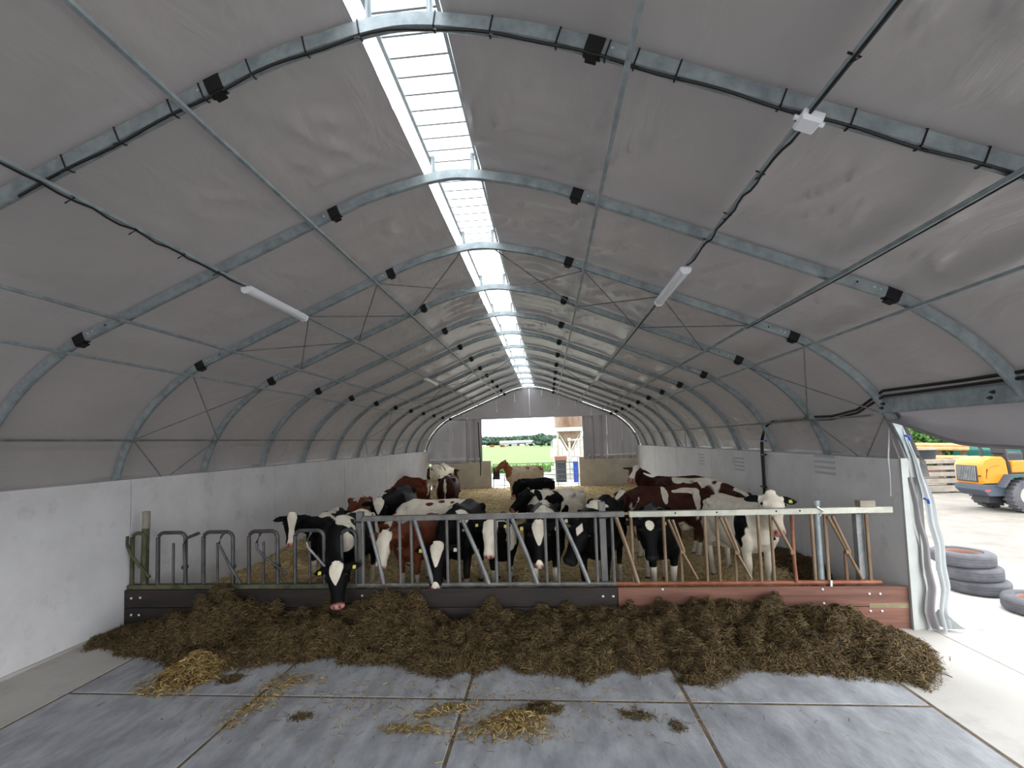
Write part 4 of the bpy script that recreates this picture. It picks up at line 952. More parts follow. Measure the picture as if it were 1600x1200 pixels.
# bedding in the pen
xs = np.linspace(WL + .032, WR - .012, 150); ys = np.concatenate([np.linspace(YF + .02, 12, 120), np.linspace(12.1, YG + .1, 90)])
X, Yv = np.meshgrid(xs, ys, indexing='ij')
Pn = np.stack([X.ravel(), Yv.ravel(), np.zeros(X.size)], -1)
Z = (.045 + .035 * fbm(Pn * 1.6, 4, 4)).reshape(X.shape)
def mound(cx, cy, rx, ry, h): return h * np.exp(-(((X - cx) / rx) ** 2 + ((Yv - cy) / ry) ** 2))
Z = Z + mound(-4.35, 8.4, .85, .7, .42) + mound(-5.6, 13, .5, 3.5, .25) + mound(3.5, 8.6, .55, .8, .22) + .06 * (Yv > 20) * (Yv - 20) / 3
Z = Z + .06 * np.maximum(0, fbm(Pn * 5, 8, 3).reshape(X.shape)) * (Z > .12)
bed = tag(empty('straw_bed', (CX, 14, 0)), 'thick golden straw bedding covering the pen floor', 'straw', kind='stuff')
me = grid_mesh('straw_layer', X, Yv, Z); me.transform(Matrix.Translation(-OFF[bed])); o = link('straw_layer', me, M['straw_base'], bed); o['kind'] = 'stuff'
P, Nn = sample(X, Yv, Z, 1 / Yv ** 1.0 * np.gradient(Yv, axis=1), 70000, .06)
P[:, 0] = np.clip(P[:, 0], WL + .13, WR - .11); P[:, 1] = np.clip(P[:, 1], YF + .12, YG)
me = strands('loose_stalks', P + Nn * .006, Nn, (.08, .20), (.006, .011), .75, .3); me.transform(Matrix.Translation(-OFF[bed])); o = link('loose_stalks', me, M['straw'], bed); o['kind'] = 'stuff'
# darker mucky heap by the right wall
hp_ = tag(empty('muck_heap', (3.75, 8.2, 0)), 'low dark heap of muck and straw by the right wall behind the fence', 'heap', kind='stuff')
x2 = np.linspace(2.95, WR - .01, 70); y2 = np.linspace(6.75, 10.4, 110); X2, Y2 = np.meshgrid(x2, y2, indexing='ij'); Pn2 = np.stack([X2.ravel(), Y2.ravel(), np.zeros(X2.size)], -1)
Z2 = .42 * np.exp(-(((X2 - 4.0) / .55) ** 2 + ((Y2 - 8.5) / 1.1) ** 2)) - .03 + (.10 * fbm(Pn2 * 4, 31, 4)).reshape(X2.shape) * (np.exp(-(((X2 - 4.0) / .7) ** 2 + ((Y2 - 8.5) / 1.3) ** 2)))
me = grid_mesh('heap_body', X2, Y2, Z2); me.transform(Matrix.Translation(-OFF[hp_])); o = link('heap_body', me, M['silage_base'], hp_); o['kind'] = 'stuff'
P, Nn = sample(X2, Y2, Z2, np.maximum(0, Z2), 6000, .02)
me = strands('heap_fibres', P + Nn * .004, Nn, (.05, .14), (.005, .009), .6, .3); me.transform(Matrix.Translation(-OFF[hp_])); o = link('heap_fibres', me, M['silage'], hp_); o['kind'] = 'stuff'

# silage spread along the feed barrier
fx = [-5.9, -5.65, -5.2, -4.75, -4.44, -3.8, -3.32, -2.7, -2.22, -1.7, -1.2, -.8, -.46, 0, .33, .6, .88, 1.2, 1.52, 2.0, 2.47, 2.85, 3.3, 3.75, 3.95]
fy = [5.75, 5.60, 5.42, 5.28, 5.18, 5.12, 5.13, 5.25, 5.30, 5.15, 5.02, 5.05, 5.12, 5.02, 4.96, 5.08, 5.22, 5.12, 4.98, 5.12, 5.10, 5.0, 4.98, 5.05, 5.5]
hx = [-5.9, -5.6, -5.2, -4.85, -4.6, -4.3, -4.05, -3.8, -3.4, -3.0, -2.6, -2.3, -2.0, -1.8, -1.6, -1.2, -.9, -.3, .2, .6, 1.0, 1.4, 1.9, 2.2, 2.5, 2.75, 3.0, 3.3, 3.6, 3.85, 4.0]
hy = [.0, .04, .13, .30, .40, .40, .31, .22, .18, .22, .26, .34, .36, .30, .17, .14, .22, .25, .21, .19, .26, .24, .24, .27, .30, .30, .32, .26, .18, .07, 0]
xs = np.arange(-5.92, 4.05, .016); ys = np.arange(4.78, YF - .085, .016); X, Yv = np.meshgrid(xs, ys, indexing='ij')
Pn = np.stack([X.ravel(), Yv.ravel(), np.zeros(X.size)], -1)
YE = np.interp(X, fx, fy) + .11 * fbm(np.stack([X.ravel() * 3.5, np.zeros(X.size), np.zeros(X.size)], -1), 5, 4).reshape(X.shape)
H = np.interp(X, hx, hy); s = np.clip((Yv - YE) / (YF - .08 - YE), -.2, 1)
shape = np.where(X < 1.9, np.sin(np.clip(s, 0, 1) ** .85 * math.pi / 2), np.sin(np.clip(s, 0, 1) ** .8 * math.pi * np.interp(X, [1.9, 2.3, 3.2, 4], [.5, .58, .72, .9])))
h0 = H * shape + np.where(s < 0, s * .3, .02 * np.minimum(1, s * 10))
lump = fbm(Pn * 3.3, 12, 3).reshape(X.shape); fine = fbm(Pn * 13, 22, 3).reshape(X.shape)
bil = np.abs(fbm(Pn * 5.2, 32, 3)).reshape(X.shape)
amp_ = np.clip((h0 + .02) * 4.5, 0, 1)
bil2 = np.abs(fbm(Pn * 2.3 + 7, 52, 2)).reshape(X.shape)
Z = h0 + amp_ * (.05 * lump + .15 * bil + .16 * bil2 - .145 + .026 * fine)
Z = np.maximum(Z, -.03)
keep = (Z[:-1, :-1] > -.012) | (Z[1:, :-1] > -.012) | (Z[:-1, 1:] > -.012) | (Z[1:, 1:] > -.012)
sil = tag(empty('silage_heap', (-.9, 5.6, 0)), 'long heap of brown silage spread along the feed barrier', 'silage', kind='stuff')
me = grid_mesh('silage_body', X, Yv, Z, keep); me.transform(Matrix.Translation(-OFF[sil])); o = link('silage_body', me, M['silage_base'], sil); o['kind'] = 'stuff'
P, Nn = sample(X, Yv, Z, np.where(Z > .0, 1.0, np.where(Z > -.025, .15, 0)), 100000, .02); P[:, 2] = np.maximum(P[:, 2], .003)
me = strands('silage_fibres', P + Nn * .003, Nn, (.04, .12), (.004, .008), .45, .35); me.transform(Matrix.Translation(-OFF[sil])); o = link('silage_fibres', me, M['silage'], sil); o['kind'] = 'stuff'

# heap and tufts of loose straw on the slabs
def straw_pile(name, label, cx, cy, rx, ry, h, n, rot=0.0, mt='straw_old', L=(.05, .13), base=True, W=(.005, .009)):
    e = tag(empty(name, (cx, cy, 0)), label, 'straw', kind='stuff')
    u = np.linspace(-1.3, 1.3, 36); U, V = np.meshgrid(u, u, indexing='ij')
    c, s_ = math.cos(rot), math.sin(rot); X = U * rx * c - V * ry * s_; Y = U * rx * s_ + V * ry * c
    Pn = np.stack([X.ravel() + cx * 3, Y.ravel() + cy * 3, np.zeros(X.size)], -1)
    r = np.sqrt(U ** 2 + V ** 2) + .25 * fbm(Pn * 6, 41, 3).reshape(X.shape)
    Z = h * np.clip(1 - r, -.1, 1) ** 1 + .25 * h * fbm(Pn * 14, 43, 3).reshape(X.shape) * np.clip(1.1 - r, 0, 1) - .004
    if base:
        kp = (Z[:-1, :-1] > 0) | (Z[1:, 1:] > 0); o = link('pile_body', grid_mesh('pile_body', X, Y, Z, kp), M['straw_base'] if mt == 'straw' else M['silage_base'], e); o['kind'] = 'stuff'
    w = np.exp(-r ** 2 * 1.6); P, Nn = sample(X, Y, np.maximum(Z, 0), w, n, .01)
    P[:, 2] = np.maximum(P[:, 2], .002) + RNG.uniform(0, .006, n)
    o = link('pile_stalks', strands('pile_stalks', P, np.tile((0, 0, 1.), (n, 1)), L, W, .85, .22), M[mt], e); o['kind'] = 'stuff'
straw_pile('straw_pile', 'golden straw pile spilling from the left end of the silage', -3.93, 5.05, .30, .42, .17, 3800, -.15)
straw_pile('straw_tuft', 'largest flat patch of loose straw on the middle slab', -.47, 4.10, .34, .17, .03, 620, .1, base=False, L=(.04, .10))
straw_pile('straw_tuft', 'patch of loose straw right of the middle slab joint below the dark lump', -.30, 4.28, .20, .10, .03, 240, .0, base=False, L=(.04, .09))
straw_pile('straw_tuft', 'straw tuft on the middle joint left of the largest patch', -1.0, 4.33, .26, .10, .03, 230, .5, base=False, L=(.04, .10))
straw_pile('straw_tuft', 'small straw tuft nearest the camera left of the middle joint', -1.22, 4.05, .24, .07, .02, 150, 0, base=False, L=(.04, .09))
straw_pile('straw_tuft', 'straw gathered along the left slab joint', -2.83, 4.42, .14, .42, .02, 230, -.1, base=False, L=(.04, .10))
straw_pile('straw_tuft', 'thin straw scatter beside the small lump near the left joint', -2.70, 4.83, .26, .12, .02, 150, 0, base=False, L=(.04, .09))
straw_pile('silage_clod', 'dark clod of silage on the middle slab behind the straw patch', -.14, 4.40, .15, .08, .06, 260, 0, 'silage', (.03, .07))
straw_pile('silage_clod', 'small clod of silage between the straw pile and left joint', -3.40, 4.85, .11, .09, .05, 180, .4, 'silage', (.03, .07))
straw_pile('silage_clod', 'flat smear of silage on the slab right of centre', .67, 4.33, .14, .08, .015, 140, -.3, 'silage', (.03, .08), base=False)
straw_pile('silage_clod', 'thin smear of silage by the right slab joint', .98, 4.18, .07, .10, .012, 70, -.3, 'silage', (.03, .07), base=False)
straw_pile('silage_clod', 'silage crumb beside the straw on the left joint', -2.30, 4.20, .10, .06, .02, 110, 0, 'silage', (.03, .07), base=False)
straw_pile('silage_clod', 'silage clod at the foot of the heap near the right joint', 1.35, 4.92, .16, .08, .07, 260, 0, 'silage', (.03, .08))
e = tag(empty('straw_scatter', (-1, 4.3, 0)), 'single straw stalks strewn over the front slabs', 'straw', kind='stuff')
n = 1300; P = np.stack([RNG.normal(-.9, 1.3, n), np.clip(RNG.normal(4.45, .32, n), 3.0, 5.2), np.full(n, .004)], -1)
me = strands('stalks', P, np.tile((0, 0, 1.), (n, 1)), (.03, .08), (.003, .006), .95, .08); me.transform(Matrix.Translation(-OFF[e])); o = link('stalks', me, M['straw_old'], e); o['kind'] = 'stuff'

# ================================================================== OUTDOORS
yard = tag(empty('ground_outside', (10, 6, 0)), 'pale concrete and gravel yard outside the barn', kind='structure')
MB().bbox((4.48, -60, -.3), (8.12, YG + 1, -.012)).build('concrete_apron', M['yard'], yard)
MB().bbox((8.12, -60, -.3), (70, 60, -.02)).build('gravel_yard', M['yard2'], yard)
MB().bbox((-60, -60, -.3), (4.48, FR - .4, -.014)).build('unseen_front_apron', M['front_ground'], yard)  # unseen ground, kept dark so less light bounces up to the roof
MB().bbox((-60, FR - .4, -.3), (WL - .2, YG + .3, -.03)).build('side_ground', M['yard2'], yard)  # unseen ground, gravel rather than grass to keep green light off the sheet
MB().bbox((-12, YG + .3, -.3), (8.12, 36, -.03)).build('rear_apron', M['yard'], yard)
fld = tag(empty('meadow', (0, 120, 0)), 'bright green meadow behind the barn', kind='structure')
MB().bbox((-500, 36, -.4), (500, 420, -.06)).build('meadow_grass', M['grass'], fld)
MB().bbox((-500, YG + .3, -.4), (-12, 36, -.06)).build('meadow_grass', M['grass'], fld)
trk = MB(); c0 = [atZ(800, 745), atZ(862, 745), atZ(862, 707), atZ(856, 703)]
trk.add([(-3.5, 30, -.02), (9, 30, -.02), (12, 36, -.02), (9, 120, -.02), (6, 120, -.02), (1.5, 46, -.02)], [(0, 1, 2, 3, 4, 5)])
trk.build('farm_track', M['track'], fld)
# rough grass tufts at the near edge of the meadow
n = 2600; P = np.stack([RNG.uniform(-9, 2, n), RNG.uniform(36, 41, n), np.full(n, -.05)], -1); dv = RNG.normal(0, .25, (n, 3)); dv[:, 2] = RNG.uniform(.2, .6, n); sd = RNG.normal(0, .03, (n, 3)); sd[:, 2] = 0
gr = link('grass_tufts', quads_mesh('grass_tufts', np.stack([P - sd, P + sd, P + dv + sd * .3, P + dv - sd * .3], 1).reshape(-1, 3)), M['leaf'], fld); gr['kind'] = 'stuff'; gr.location = -OFF[fld]

def foliage(name, blobs, n, size, mt, parent):
    """leaf cards filling ellipsoid blobs (cx,cy,cz,rx,ry,rz)"""
    vol = np.array([b[3] * b[4] * b[5] for b in blobs]) ** .66; idx = RNG.choice(len(blobs), n, p=vol / vol.sum()); B = np.array(blobs)[idx]
    d = RNG.normal(0, 1, (n, 3)); d /= np.linalg.norm(d, axis=1)[:, None]; r = RNG.uniform(.55, 1, n)[:, None] ** .6
    P = B[:, :3] + d * r * B[:, 3:]
    a = RNG.normal(0, 1, (n, 3)); a /= np.linalg.norm(a, axis=1)[:, None]; b = np.cross(a, d + RNG.normal(0, .4, (n, 3))); b /= np.linalg.norm(b, axis=1)[:, None] + 1e-9
    s = RNG.uniform(.6, 1.3, n)[:, None] * size
    V = np.stack([P - a * s, P - b * s * .5, P + a * s, P + b * s * .5], 1).reshape(-1, 3)
    me = quads_mesh(name, V); me.transform(Matrix.Translation(-OFF[parent])); o = link(name, me, mt, parent); o['kind'] = 'stuff'; return o
def tree(name, label, x, y, h, w, n, mt='tree', group=None, leaf=.5, cat='tree'):
    e = tag(empty(name, (x, y, -.06)), label, cat, group)
    m = MB(); m.tube([(x, y, -.06), (x + .05 * h * .2, y, h * .35), (x, y, h * .7)], [h * .03, h * .022, h * .01], 8); m.build('trunk', M['bark'], e, smooth=True)
    bl = [(x + random.uniform(-.35, .35) * w, y + random.uniform(-.3, .3) * w, h * random.uniform(.25, .8), w * random.uniform(.3, .5), w * random.uniform(.3, .5), h * random.uniform(.13, .2)) for _ in range(9)] + [(x, y, h * .52, w * .5, w * .5, h * .42)]
    foliage('crown', bl, n, leaf, M[mt], e); return e
# distant wood on the horizon: a row of trees and one tall tree
p = atY(846, 695, 190); tree('field_tree', 'tall round-headed tree standing out above the far treeline', p.x, 190, 5.6, 6.0, 2600, leaf=.6)
TN = [('leftmost tree of the far treeline', 748), ('second tree from the left in the far treeline', 765), ('middle tree of the far treeline', 785), ('tree right of the middle in the far treeline', 806), ('tree of the far treeline just left of the tall tree', 826), ('tree of the far treeline between the tall tree and silo', 864)]
for lab, px in TN:
    p = atY(px, 695, 330); tree('hedge_tree', lab, p.x, 330, 6.0, 16, 1800, leaf=1.3, group='trees of the far treeline')
wd = tag(empty('woodland', (-10, 345, 0)), 'hazy band of distant woodland along the horizon', 'woodland', kind='stuff')
foliage('wood_mass', [(x, 350, 1.5, 14, 8, 3.4) for x in range(-140, 120, 12)], 9000, 1.6, M['tree'], wd)
def shed(label, px, Y, w, h, d):
    p = atY(px, 700, Y); e = tag(empty('farm_shed', (p.x, Y, -.06)), label, 'building')
    MB().bbox((p.x - w / 2, Y, -.06), (p.x + w / 2, Y + d, h)).build('shed_wall', M['shed'], e)
    m = MB(); m.add([(p.x - w / 2 - .3, Y - .3, h), (p.x + w / 2 + .3, Y - .3, h), (p.x + w / 2 + .3, Y + d / 2, h + 1.2), (p.x - w / 2 - .3, Y + d / 2, h + 1.2), (p.x - w / 2 - .3, Y + d + .3, h), (p.x + w / 2 + .3, Y + d + .3, h)], [(0, 1, 2, 3), (3, 2, 5, 4), (0, 3, 4), (1, 5, 2), (0, 4, 5, 1)]); m.build('shed_roof', M['track'], e)
    MB().bbox((p.x - w * .1, Y - .05, -.06), (p.x + w * .1, Y + .02, h * .8)).build('shed_door', M['dark'], e)
shed('long low pale shed on the horizon left of the tall tree', 815, 240, 22, 1.6, 8)
shed('small pale shed on the horizon beside the tall tree', 858, 200, 7, 1.8, 6)
# far cattle in the meadow, tiny
far_me, ffr = make_cow_mesh('far_cow_body', Vector((.95, 0, .75)), Vector((1.15, 0, .32)), 1.0, .06)
fm = {}
for nm, cl, bs in (('red', 'red', -.8), ('black', 'black', -.3), ('white', 'cream', .6)):
    m_ = far_me.copy(); paint(m_, ffr, 1.0, bs, 2.2, 7, [], 'tri', .3); m_.materials.append(CM[cl]); fm[nm] = m_
FAR = [(757, 698.5, 'white', 'leftmost pale cow grazing in the far meadow'), (769, 698, 'red', 'left red cow grazing in the far meadow'), (785, 698, 'red', 'second red cow grazing in the far meadow'), (796, 696.5, 'black', 'dark cow grazing alone in the mid-meadow'), (816, 697, 'white', 'pale cow grazing in the far meadow left of the dark pair'), (827, 696, 'black', 'left cow of the dark pair in the far meadow'), (832, 695.8, 'black', 'right cow of the dark pair in the far meadow'), (856, 695, 'black', 'rightmost dark cow in the far meadow near the silo')]
for i, (px, py, cl, lab) in enumerate(FAR):
    p = atZ(px, py + 3.0, -.06); o = link('grazing_cow', fm[cl], None); o.location = p; o.rotation_euler = (0, 0, (0, 3.3, .3, 2.9)[i % 4]); tag(o, lab, 'cow', 'cows grazing in the meadow')

# far gate across the doorway
gt = tag(empty('field_gate', (-.6, YG + .25, 0)), 'tubular steel gate across the far doorway', 'gate')
for z in (.22, .46, .70, .94, 1.28):
    m = MB(); m.tube([(-2.78, YG + .25, z), (1.48, YG + .25, z)], .022 if z > 1 else .016, 6); m.build('gate_bar', M['galv'], gt)
for x in (-2.75, -2.2, -.6, .45, 1.45):
    m = MB(); m.tube([(x, YG + .25, .1), (x, YG + .25, 1.3)], .02, 6); m.build('gate_upright', M['galv'], gt)
bs_ = tag(empty('drinker', (-2.6, YG + .15, .6)), 'dark rectangular drinker hung on the far gate by the left wall', 'drinker')
MB().bbox((-2.74, YG + .05, .55), (-2.42, YG + .22, 1.12)).build('drinker_tank', M['dark'], bs_, bevel=.02)
MB().bbox((-2.76, YG - .08, .55), (-2.40, YG + .1, .66)).build('drinker_bowl', M['dark'], bs_, bevel=.02)

# hopper silo behind the doorway
SY = 30.0; p = atY(893, 700, SY); sx = atY(890, 700, SY).x
sl = tag(empty('feed_silo', (sx, SY, 0)), 'rust-streaked feed silo with a conical hopper on steel legs', 'silo')
zc = atY(890, 671, SY).z; zt = atY(890, 733, SY).z; R_ = .9
m = MB(); m.loft([[(sx + math.cos(a * math.pi / 12) * r, SY + math.sin(a * math.pi / 12) * r, z) for a in range(24)] for z, r in ((zc, R_), (zc + 6, R_), (zc + 6.6, .5))]); m.build('silo_drum', M['silo'], sl, smooth=True)
m = MB(); m.loft([[(sx + math.cos(a * math.pi / 12) * r, SY + math.sin(a * math.pi / 12) * r, z) for a in range(24)] for z, r in ((zc - 1.33, .18), (zc, R_ * .98))]); m.build('hopper_cone', M['silo'], sl, smooth=True)
m = MB(); m.loft([[(sx + math.cos(a * math.pi / 12) * r, SY + math.sin(a * math.pi / 12) * r, z) for a in range(24)] for z, r in ((zc - .12, R_ + .04), (zc + .12, R_ + .04))]); m.build('ring_beam', M['pale_rail'], sl)
legs_ = [(sx + c_ * R_ * .85, SY + s_ * R_ * .85) for c_, s_ in ((-.95, -.5), (.95, -.5), (.95, .7), (-.95, .7))]
for lx, ly in legs_:
    MB().bbox((lx - .07, ly - .07, 0), (lx + .07, ly + .07, zc + .1)).build('silo_leg', M['pale_rail'], sl)
for i in range(2):
    a_, b_ = legs_[0], legs_[1]
    if i: a_, b_ = b_, a_
    m = MB(); m.tube([(a_[0], a_[1], zc - .05), (b_[0] * .5 + a_[0] * .5, a_[1], zc - 1.45)], .05, 6); m.build('silo_brace', M['pale_rail'], sl)
m = MB(); m.tube([(sx, SY, zc - 1.33), (sx, SY - .1, .9), (sx + .2, SY - .2, .4)], .11, 8); m.build('outlet_pipe', M['galv'], sl)
aug = tag(empty('auger_pipe', (sx, SY - 1.2, 0)), 'pale upright pipe with an elbow standing before the silo hopper', 'pipe')
pz = atY(890, 688, SY - 1.2).z; px_ = atY(890, 700, SY - 1.2).x
m = MB(); m.tube([(px_, SY - 1.2, 0), (px_, SY - 1.2, pz - .1), (px_ + .12, SY - 1.2, pz), (px_ + .9, SY - 1.2, pz + .05)], .06, 8); m.build('pipe_run', M['pale_rail'], aug, smooth=True)
m = MB(); m.tube([(px_, SY - 1.2, pz - .05), (px_, SY - 1.2, pz + .14)], .10, 8); m.build('pipe_cap', M['pale_rail'], aug)
# block wall, crates and drum below the silo
def crate(name, label, px0, px1, pyt, pyb, Y, d, mt, lid, cat):
    a, b = atY(px0, pyt, Y), atY(px1, pyb, Y); z0 = max(0, b.z - .05); e = tag(empty(name, ((a.x + b.x) / 2, Y, 0)), label, cat)
    MB().bbox((a.x, Y, -.02), (b.x, Y + d, a.z)).build('tub_body', M[mt], e, bevel=.03)
    if lid: MB().bbox((a.x - .05, Y - .05, a.z), (b.x + .05, Y + d + .05, a.z + .25)).build('tub_lid', M[lid], e, bevel=.03)
    MB().bbox((a.x - .03, Y - .03, a.z - .12), (b.x + .03, Y, a.z - .02)).build('tub_rim', M[mt], e)
crate('feed_bin', 'dark feed bin with an orange lid under the silo', 868, 885, 720, 733, 27.5, 1.0, 'dark', 'clay', 'bin')
crate('blue_drum', 'blue plastic tub beside the feed bin beyond the gate', 896, 903, 721, 730, 27.2, .5, 'blue', None, 'tub')
bw = tag(empty('block_wall', (atY(866, 700, 33).x, 33, 0)), 'low wall of stacked concrete blocks beside the silo', 'wall')
x0 = atY(860, 700, 33).x
for r_ in range(4):
    for c_ in range(4):
        MB().bbox((x0 + c_ * .82 + (r_ % 2) * .2, 33, -.03 + r_ * .62), (x0 + c_ * .82 + .8 + (r_ % 2) * .2, 33.6, .57 + r_ * .62)).build('concrete_block', M['concrete_back'], bw, bevel=.02)

# ---------------------------------------------------------------- yard on the right
def tyre(label, x, y, z, r=.40, w=.25, group=None, tilt=0):
    e = tag(empty('tyre', (x, y, z)), label, 'tyre', group); e.rotation_euler = (tilt, 0, random.uniform(0, 6))
    prof = [(.60, -.36), (.66, -.5), (.88, -.5), (.97, -.40), (1.0, -.28), (.985, -.26), (1.0, -.20), (1.0, -.08), (.985, -.06), (1.0, -.02), (1.0, .10), (.985, .12), (1.0, .16), (1.0, .28), (.97, .40), (.88, .5), (.66, .5), (.60, .36)]
    seg = 40; rings = [[(math.cos(2 * math.pi * i / seg) * p_ * r, math.sin(2 * math.pi * i / seg) * p_ * r, w / 2 + q * w) for p_, q in prof] for i in range(seg)]
    rings.append(rings[0]); m = MB(); m.loft(rings, cap=False); o = link('tyre_carcass', m.mesh('tyre_carcass', smooth=True), M['tyre'], e)
    m = MB(); m.loft([[(math.cos(2 * math.pi * i / 24) * a * r, math.sin(2 * math.pi * i / 24) * a * r, w / 2 + q * w) for i in range(24)] for a, q in ((.61, -.38), (.57, -.30), (.55, 0), (.57, .30), (.61, .38))], cap=False); link('bead_lining', m.mesh('bead_lining', smooth=True), M['clay'], e)
    return e
tc_ = atZ(1519, 922); TG = 'stack of three tyres outside the barn'
tyre('lowest tyre of the stack outside the side opening', tc_.x + .07, tc_.y + .0, 0, .37, .19, TG)
tyre('middle tyre of the stack outside the side opening', tc_.x + .0, tc_.y + .02, .191, .37, .19, TG)
tyre('topmost tyre of the stack outside the side opening', tc_.x - .07, tc_.y + .04, .382, .37, .19, TG, .02)
t2 = atZ(1630, 957); tyre('single tyre lying flat at the right picture edge', t2.x, t2.y, 0, .38, .19)

# compact orange wheel loader, its back towards the barn
LY = 14.5
def LP(px, py, Y=LY): return atY(px, py, Y)
x0 = LP(1535, 750).x; x1 = LP(1577, 750).x; LW = .92
z0 = LP(1550, 757).z; z1 = LP(1550, 714).z; zb = LP(1550, 775).z
ld = tag(empty('wheel_loader', (x0 + .5, LY + .4, 0)), 'compact orange wheel loader parked in the yard', 'loader')
prof = [(x0 + .03, z0), (x0, z0 + .10), (x0 - .01, z1 - .24), (x0 + .07, z1 - .08), (x0 + .26, z1), (x1 - .10, z1), (x1 - .02, z1 - .10), (x1 + .06, z0)]
cxm = (x0 + x1) / 2; czm = (z0 + z1) / 2
m = MB(); m.loft([[(cxm + (x - cxm) * k_, LY + dy, czm + (z - czm) * k_) for x, z in prof] for dy, k_ in ((0, .90), (.03, .965), (.09, 1), (LW - .09, 1), (LW - .03, .965), (LW, .90))])
hood = m.build('hood', M['orange'], ld, smooth=True)
gy0, gy1 = LY + .13, LY + LW - .10; gz0, gz1 = z0 + .06, z1 - .24
grl = MB().bbox((x0 - .025, gy0, gz0), (x0 + .04, gy1, gz1)).build('grille', M['dark'], ld, bevel=.02)
for i in range(12):
    y = gy0 + .04 + (gy1 - gy0 - .08) * i / 11; MB().bbox((x0 - .045, y - .010, gz0 + .03), (x0 - .02, y + .010, gz1 - .03)).build('grille_slat', M['galv_dull'], grl)
otr = mat('deep_orange_trim', srgb(196, 112, 30), rough=.5)
m = MB(); q0, q1, q2 = LP(1541, 748), LP(1542, 733), LP(1560, 726); m.tube([(q0.x, LY + .0, q0.z), (q1.x, LY + .0, q1.z), (q1.x + .08, LY + .0, q1.z + .07), (q2.x, LY + .0, q2.z)], .022, 6); m.build('hood_recess', otr, ld, smooth=True)
m = MB(); k0 = LP(1533, 744); m.tube([(k0.x - .03, LY + .06, k0.z), (k0.x + .05, LY + .06, k0.z)], .022, 8); m.build('filler_cap', M['dark'], ld)
m = MB(); m.loft([[(x, y, z) for x, z in ((x0 - .02, z0 - .005), (x0 - .02, z0 - .16), (x0 + .16, zb - .02), (x1 + .1, zb - .02), (x1 + .2, z0 - .005))] for y in (LY + .0, LY + LW)]); m.build('counterweight', M['loader_grey'], ld, bevel=.02)
MB().bbox((x0 + .05, LY - .01, z0 - .20), (x0 + .18, LY + .01, z0 - .15)).build('tail_light', mat('red_lens', srgb(200, 70, 60), rough=.3), ld)
def wheel(name, x, y, r, w, parent):
    prof = [(.55, -.42), (.85, -.5), (.96, -.42), (1, -.25), (1, .25), (.96, .42), (.85, .5), (.55, .42)]
    seg = 32; rings = [[(x + math.cos(2 * math.pi * i / seg) * p_ * r, y + q * w, r + math.sin(2 * math.pi * i / seg) * p_ * r) for p_, q in prof] for i in range(seg + 1)]
    m = MB(); m.loft(rings, cap=False); t_ = m.build(name, M['tyre'], parent, smooth=True)
    m = MB(); m.tube([(x, y - w * .3, r), (x, y + w * .3, r)], r * .58, 20); m.build('wheel_rim', M['pale_rail'], t_, smooth=True)
    m = MB(); m.tube([(x, y - w * .42, r), (x, y + w * .3, r)], r * .22, 12); m.build('wheel_hub', M['loader_grey'], t_)
    for i in range(24):
        a_ = 2 * math.pi * i / 24; MB().box((x + math.cos(a_) * r, y, r + math.sin(a_) * r), (.035, w * .9, .05), Matrix.Rotation(-a_, 3, 'Y')).build('tread_lug', M['tyre'], t_)
WRD = .46; wx = LP(1598, 770).x
for xx in (wx, wx + 1.5):
    wheel('wheel', xx, LY - .08, WRD, .32, ld); wheel('wheel', xx, LY + LW + .08, WRD, .32, ld)
m = MB(); m.loft([[(wx - .62, y, .70), (wx - .42, y, 1.0), (wx + .4, y, 1.02), (wx + .4, y, 1.05), (wx - .44, y, 1.04), (wx - .68, y, .70)] for y in (LY - .24, LY + .20)]); m.build('fender', M['loader_grey'], ld)
MB().bbox((x1 + .12, LY + .02, z1 - .46), (x1 + .55, LY + LW - .02, z1 - .12)).build('side_tank', M['orange'], ld, bevel=.03)
cbx0, cbx1 = x1 + .05, x1 + 1.15
MB().bbox((cbx0 + .5, LY + .08, z1 - .42), (cbx1, LY + LW - .08, z1 - .30)).build('cab_floor', M['dark'], ld)
for (cx_, cy_) in ((cbx0, LY + .08), (cbx0, LY + LW - .08), (cbx1, LY + .08), (cbx1, LY + LW - .08)):
    m = MB(); m.tube([(cx_ + .05, cy_, z1 - .5), (cx_ - .12 if cx_ == cbx0 else cx_, cy_, z1 + .95)], .035, 6); m.build('cab_pillar', M['dark'], ld)
MB().bbox((cbx0 - .15, LY + .02, z1 + .93), (cbx1 + .12, LY + LW - .02, z1 + 1.0)).build('cab_roof', M['dark'], ld, bevel=.03)
MB().bbox((cbx0 + .15, LY + .25, z1 - .3), (cbx0 + .6, LY + .7, z1 + .1)).build('seat', M['dark'], ld, bevel=.05)
MB().bbox((cbx0 + .1, LY + .25, z1 + .05), (cbx0 + .22, LY + .7, z1 + .42)).build('seat_back', M['dark'], ld, bevel=.04)
m = MB(); m.tube([(x0 + .45, LY + .5, z1 - .1), (x0 + .45, LY + .5, z1 + .22)], .035, 8); m.build('exhaust', M['dark'], ld)
MB().bbox((x0 + .3, LY + .2, .22), (wx + 1.9, LY + LW - .2, zb + .06)).build('chassis', M['dark'], ld)
m = MB(); m.tube([(cbx1 + .1, LY + .45, z1 - .3), (cbx1 + 1.0, LY + .45, z1 - .2), (cbx1 + 1.9, LY + .45, .4)], .07, 8); m.build('lift_arm', M['dark'], ld)
